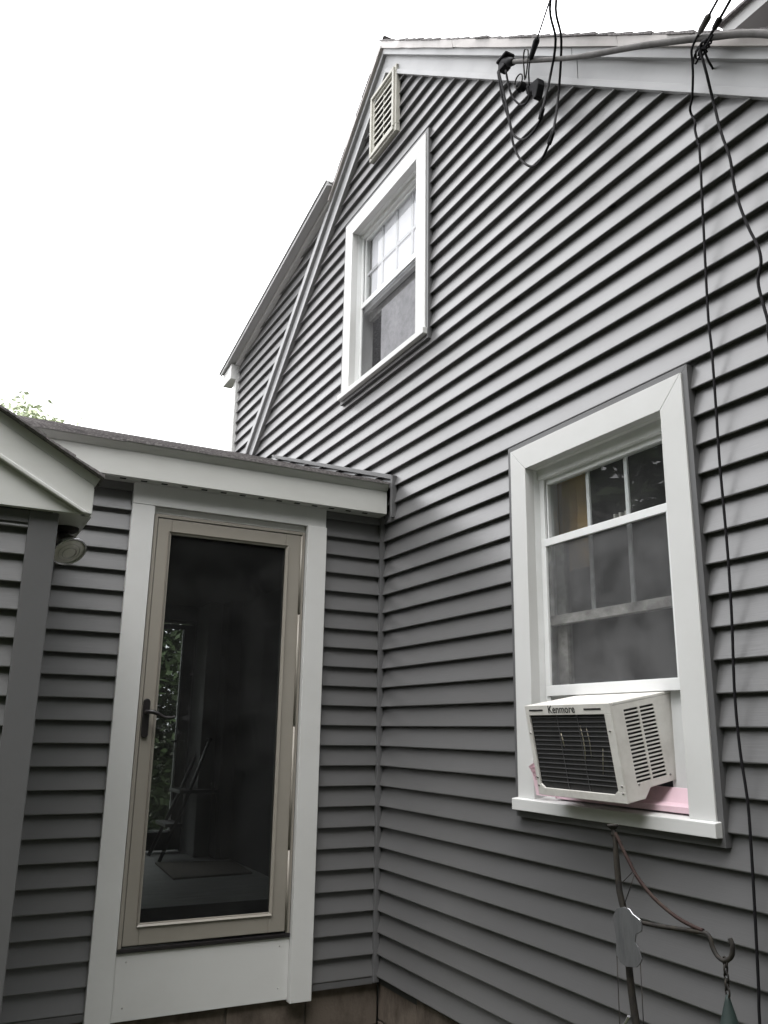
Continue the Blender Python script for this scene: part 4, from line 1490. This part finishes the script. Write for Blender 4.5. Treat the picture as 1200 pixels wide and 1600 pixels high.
# ------------------------------------------------------------------ things inside the wing
lad = thing('step_ladder', 'black folding step ladder standing inside behind the storm door glass', 'step ladder', (-0.35, 2.6, 0.64))
top = Vector((-0.20, 2.62, 1.52))
for s, nm in ((0, 'leg'), (1, 'leg')):
    mb = MB()
    mb.tube([(-0.560 - 0.0, 2.45 + 0.35 * s, 0.645), (-0.36, 2.50 + 0.26 * s, 1.12), (-0.21, 2.54 + 0.20 * s, 1.52)], 0.014, n=8)
    mb.build(nm, 'bronze', lad)
    mb = MB()
    mb.tube([(-0.10, 2.45 + 0.35 * s, 0.645), (-0.16, 2.50 + 0.26 * s, 1.12), (-0.175, 2.52 + 0.22 * s, 1.20)], 0.013, n=8)
    mb.build(nm, 'bronze', lad)
for (x0, x1, z) in ((-0.53, -0.40, 0.88), (-0.44, -0.12, 1.12)):
    mb = MB()
    mb.box(x0, x1, 2.47, 2.80, z, z + 0.025)
    mb.build('step', 'bronze', lad, bevel=0.004)
mb = MB()
mb.tube([(-0.21, 2.52, 1.52), (-0.21, 2.76, 1.52)], 0.014, n=8)
mb.build('top_rail', 'bronze', lad)
mb = MB()
mb.prism([(-0.60, 2.40), (-0.645, 1.68), (-0.09, 1.72), (-0.05, 2.29)], 2, 0.6405, 0.652)
tag(mb.build('rug', 'rug_wool'), 'small dark rug on the floor behind the storm door glass', 'rug')


# ------------------------------------------------------------------ trees
def tree(loc, h, crown, n, leaf, size, label, name='tree', cat='tree', seed=1, group=None, trunk_r=0.12):
    rnd = random.Random(seed)
    t = thing(name, label, cat, loc, group)
    mb = MB()
    x, y, z = loc
    cz = z + h - crown[2]
    mb.tube(smooth_path([(x, y, z - 0.1), (x + 0.05, y, z + h * 0.3), (x - 0.06, y + 0.05, z + h * 0.6), (x, y, z + h * 0.85)], 4),
            [trunk_r * (1 - 0.85 * i / 12) for i in range(13)], n=8)
    for k in range(9):
        a = rnd.uniform(0, 6.28)
        zz = z + h * rnd.uniform(0.35, 0.75)
        e = Vector((x + math.cos(a) * crown[0] * 0.7, y + math.sin(a) * crown[1] * 0.7, zz + h * rnd.uniform(0.08, 0.2)))
        s = Vector((x, y, zz))
        mb.tube([s, s.lerp(e, 0.5) + Vector((0, 0, 0.05 * h * 0.3)), e], [trunk_r * 0.3, trunk_r * 0.2, trunk_r * 0.06], n=5)
    mb.build('trunk', 'bark', t)
    mb = MB()
    clumps = []
    for k in range(max(10, n // 90)):
        while True:
            p = Vector((rnd.uniform(-1, 1), rnd.uniform(-1, 1), rnd.uniform(-1, 1)))
            if 0.25 < p.length < 1:
                break
        clumps.append((p, rnd.uniform(0.16, 0.34)))
    vs, fs = [], []
    for i in range(n):
        c, r = rnd.choice(clumps)
        d = Vector((rnd.gauss(0, 1), rnd.gauss(0, 1), rnd.gauss(0, 0.8))) * r * 0.55
        p = c + d
        P = Vector((x + p.x * crown[0], y + p.y * crown[1], cz + p.z * crown[2]))
        u = Vector((rnd.uniform(-1, 1), rnd.uniform(-1, 1), rnd.uniform(-0.6, 0.6))).normalized()
        w = u.cross(Vector((rnd.uniform(-1, 1), rnd.uniform(-1, 1), rnd.uniform(-1, 1)))).normalized()
        s = size * rnd.uniform(0.6, 1.3)
        o = len(vs)
        vs += [P - u * s, P + w * s * 0.45, P + u * s, P - w * s * 0.45]
        fs.append((o, o + 1, o + 2, o + 3))
    mb.v, mb.f, mb.s = [tuple(v) for v in vs], fs, [False] * len(fs)
    me = mb
    me.build('crown', leaf, t)
    return t


tree((-1.0, 19.0, 0), 9.78, (1.8, 1.6, 2.2), 20000, 'leaf_glare', 0.095, 'pale tree crown just showing over the side entry roof at left', seed=3)
tree((0.6, 9.5, 0), 5.2, (3.0, 2.0, 2.75), 26000, 'leaf', 0.085, 'leafy green tree seen through the storm door and back door glass', seed=5, trunk_r=0.09)


# unseen trees behind and beside the viewer, added to shade walls and darken reflections
proto = tree((-5.0, -10.5, 0), 8.5, (2.9, 2.6, 3.9), 16000, 'leaf', 0.16, 'x', seed=11)
kids = list(proto.children)
mb = MB()
for x, y, rz, sc in ((-4.0, -11.2, 0.0, 1.05), (-0.6, -10.4, 1.2, 1.0), (3.6, -10.5, 2.5, 1.1), (-7.9, -10.0, 4.0, 1.0), (-2.2, -9.0, 2.2, 0.65), (-5.9, -8.4, 3.0, 0.6),
                     (-12.5, 2.6, 1.7, 0.70), (-10.5, -2.2, 0.7, 0.62), (-10.2, -6.2, 5.2, 0.78), (-9.5, 6.2, 3.3, 0.70), (-8.0, 10.0, 5.0, 0.72)):
    sc *= 1.3
    T = Matrix.Translation((x, y, 0)) @ Matrix.Rotation(rz, 4, 'Z') @ Matrix.Scale(sc, 4)
    for k in kids:
        mb.add([T @ v.co for v in k.data.vertices], [tuple(p.vertices) for p in k.data.polygons])
for k in kids + [proto]:
    bpy.data.objects.remove(k)
wood = mb.build('shade_trees', 'leaf')
wood['kind'] = 'stuff'
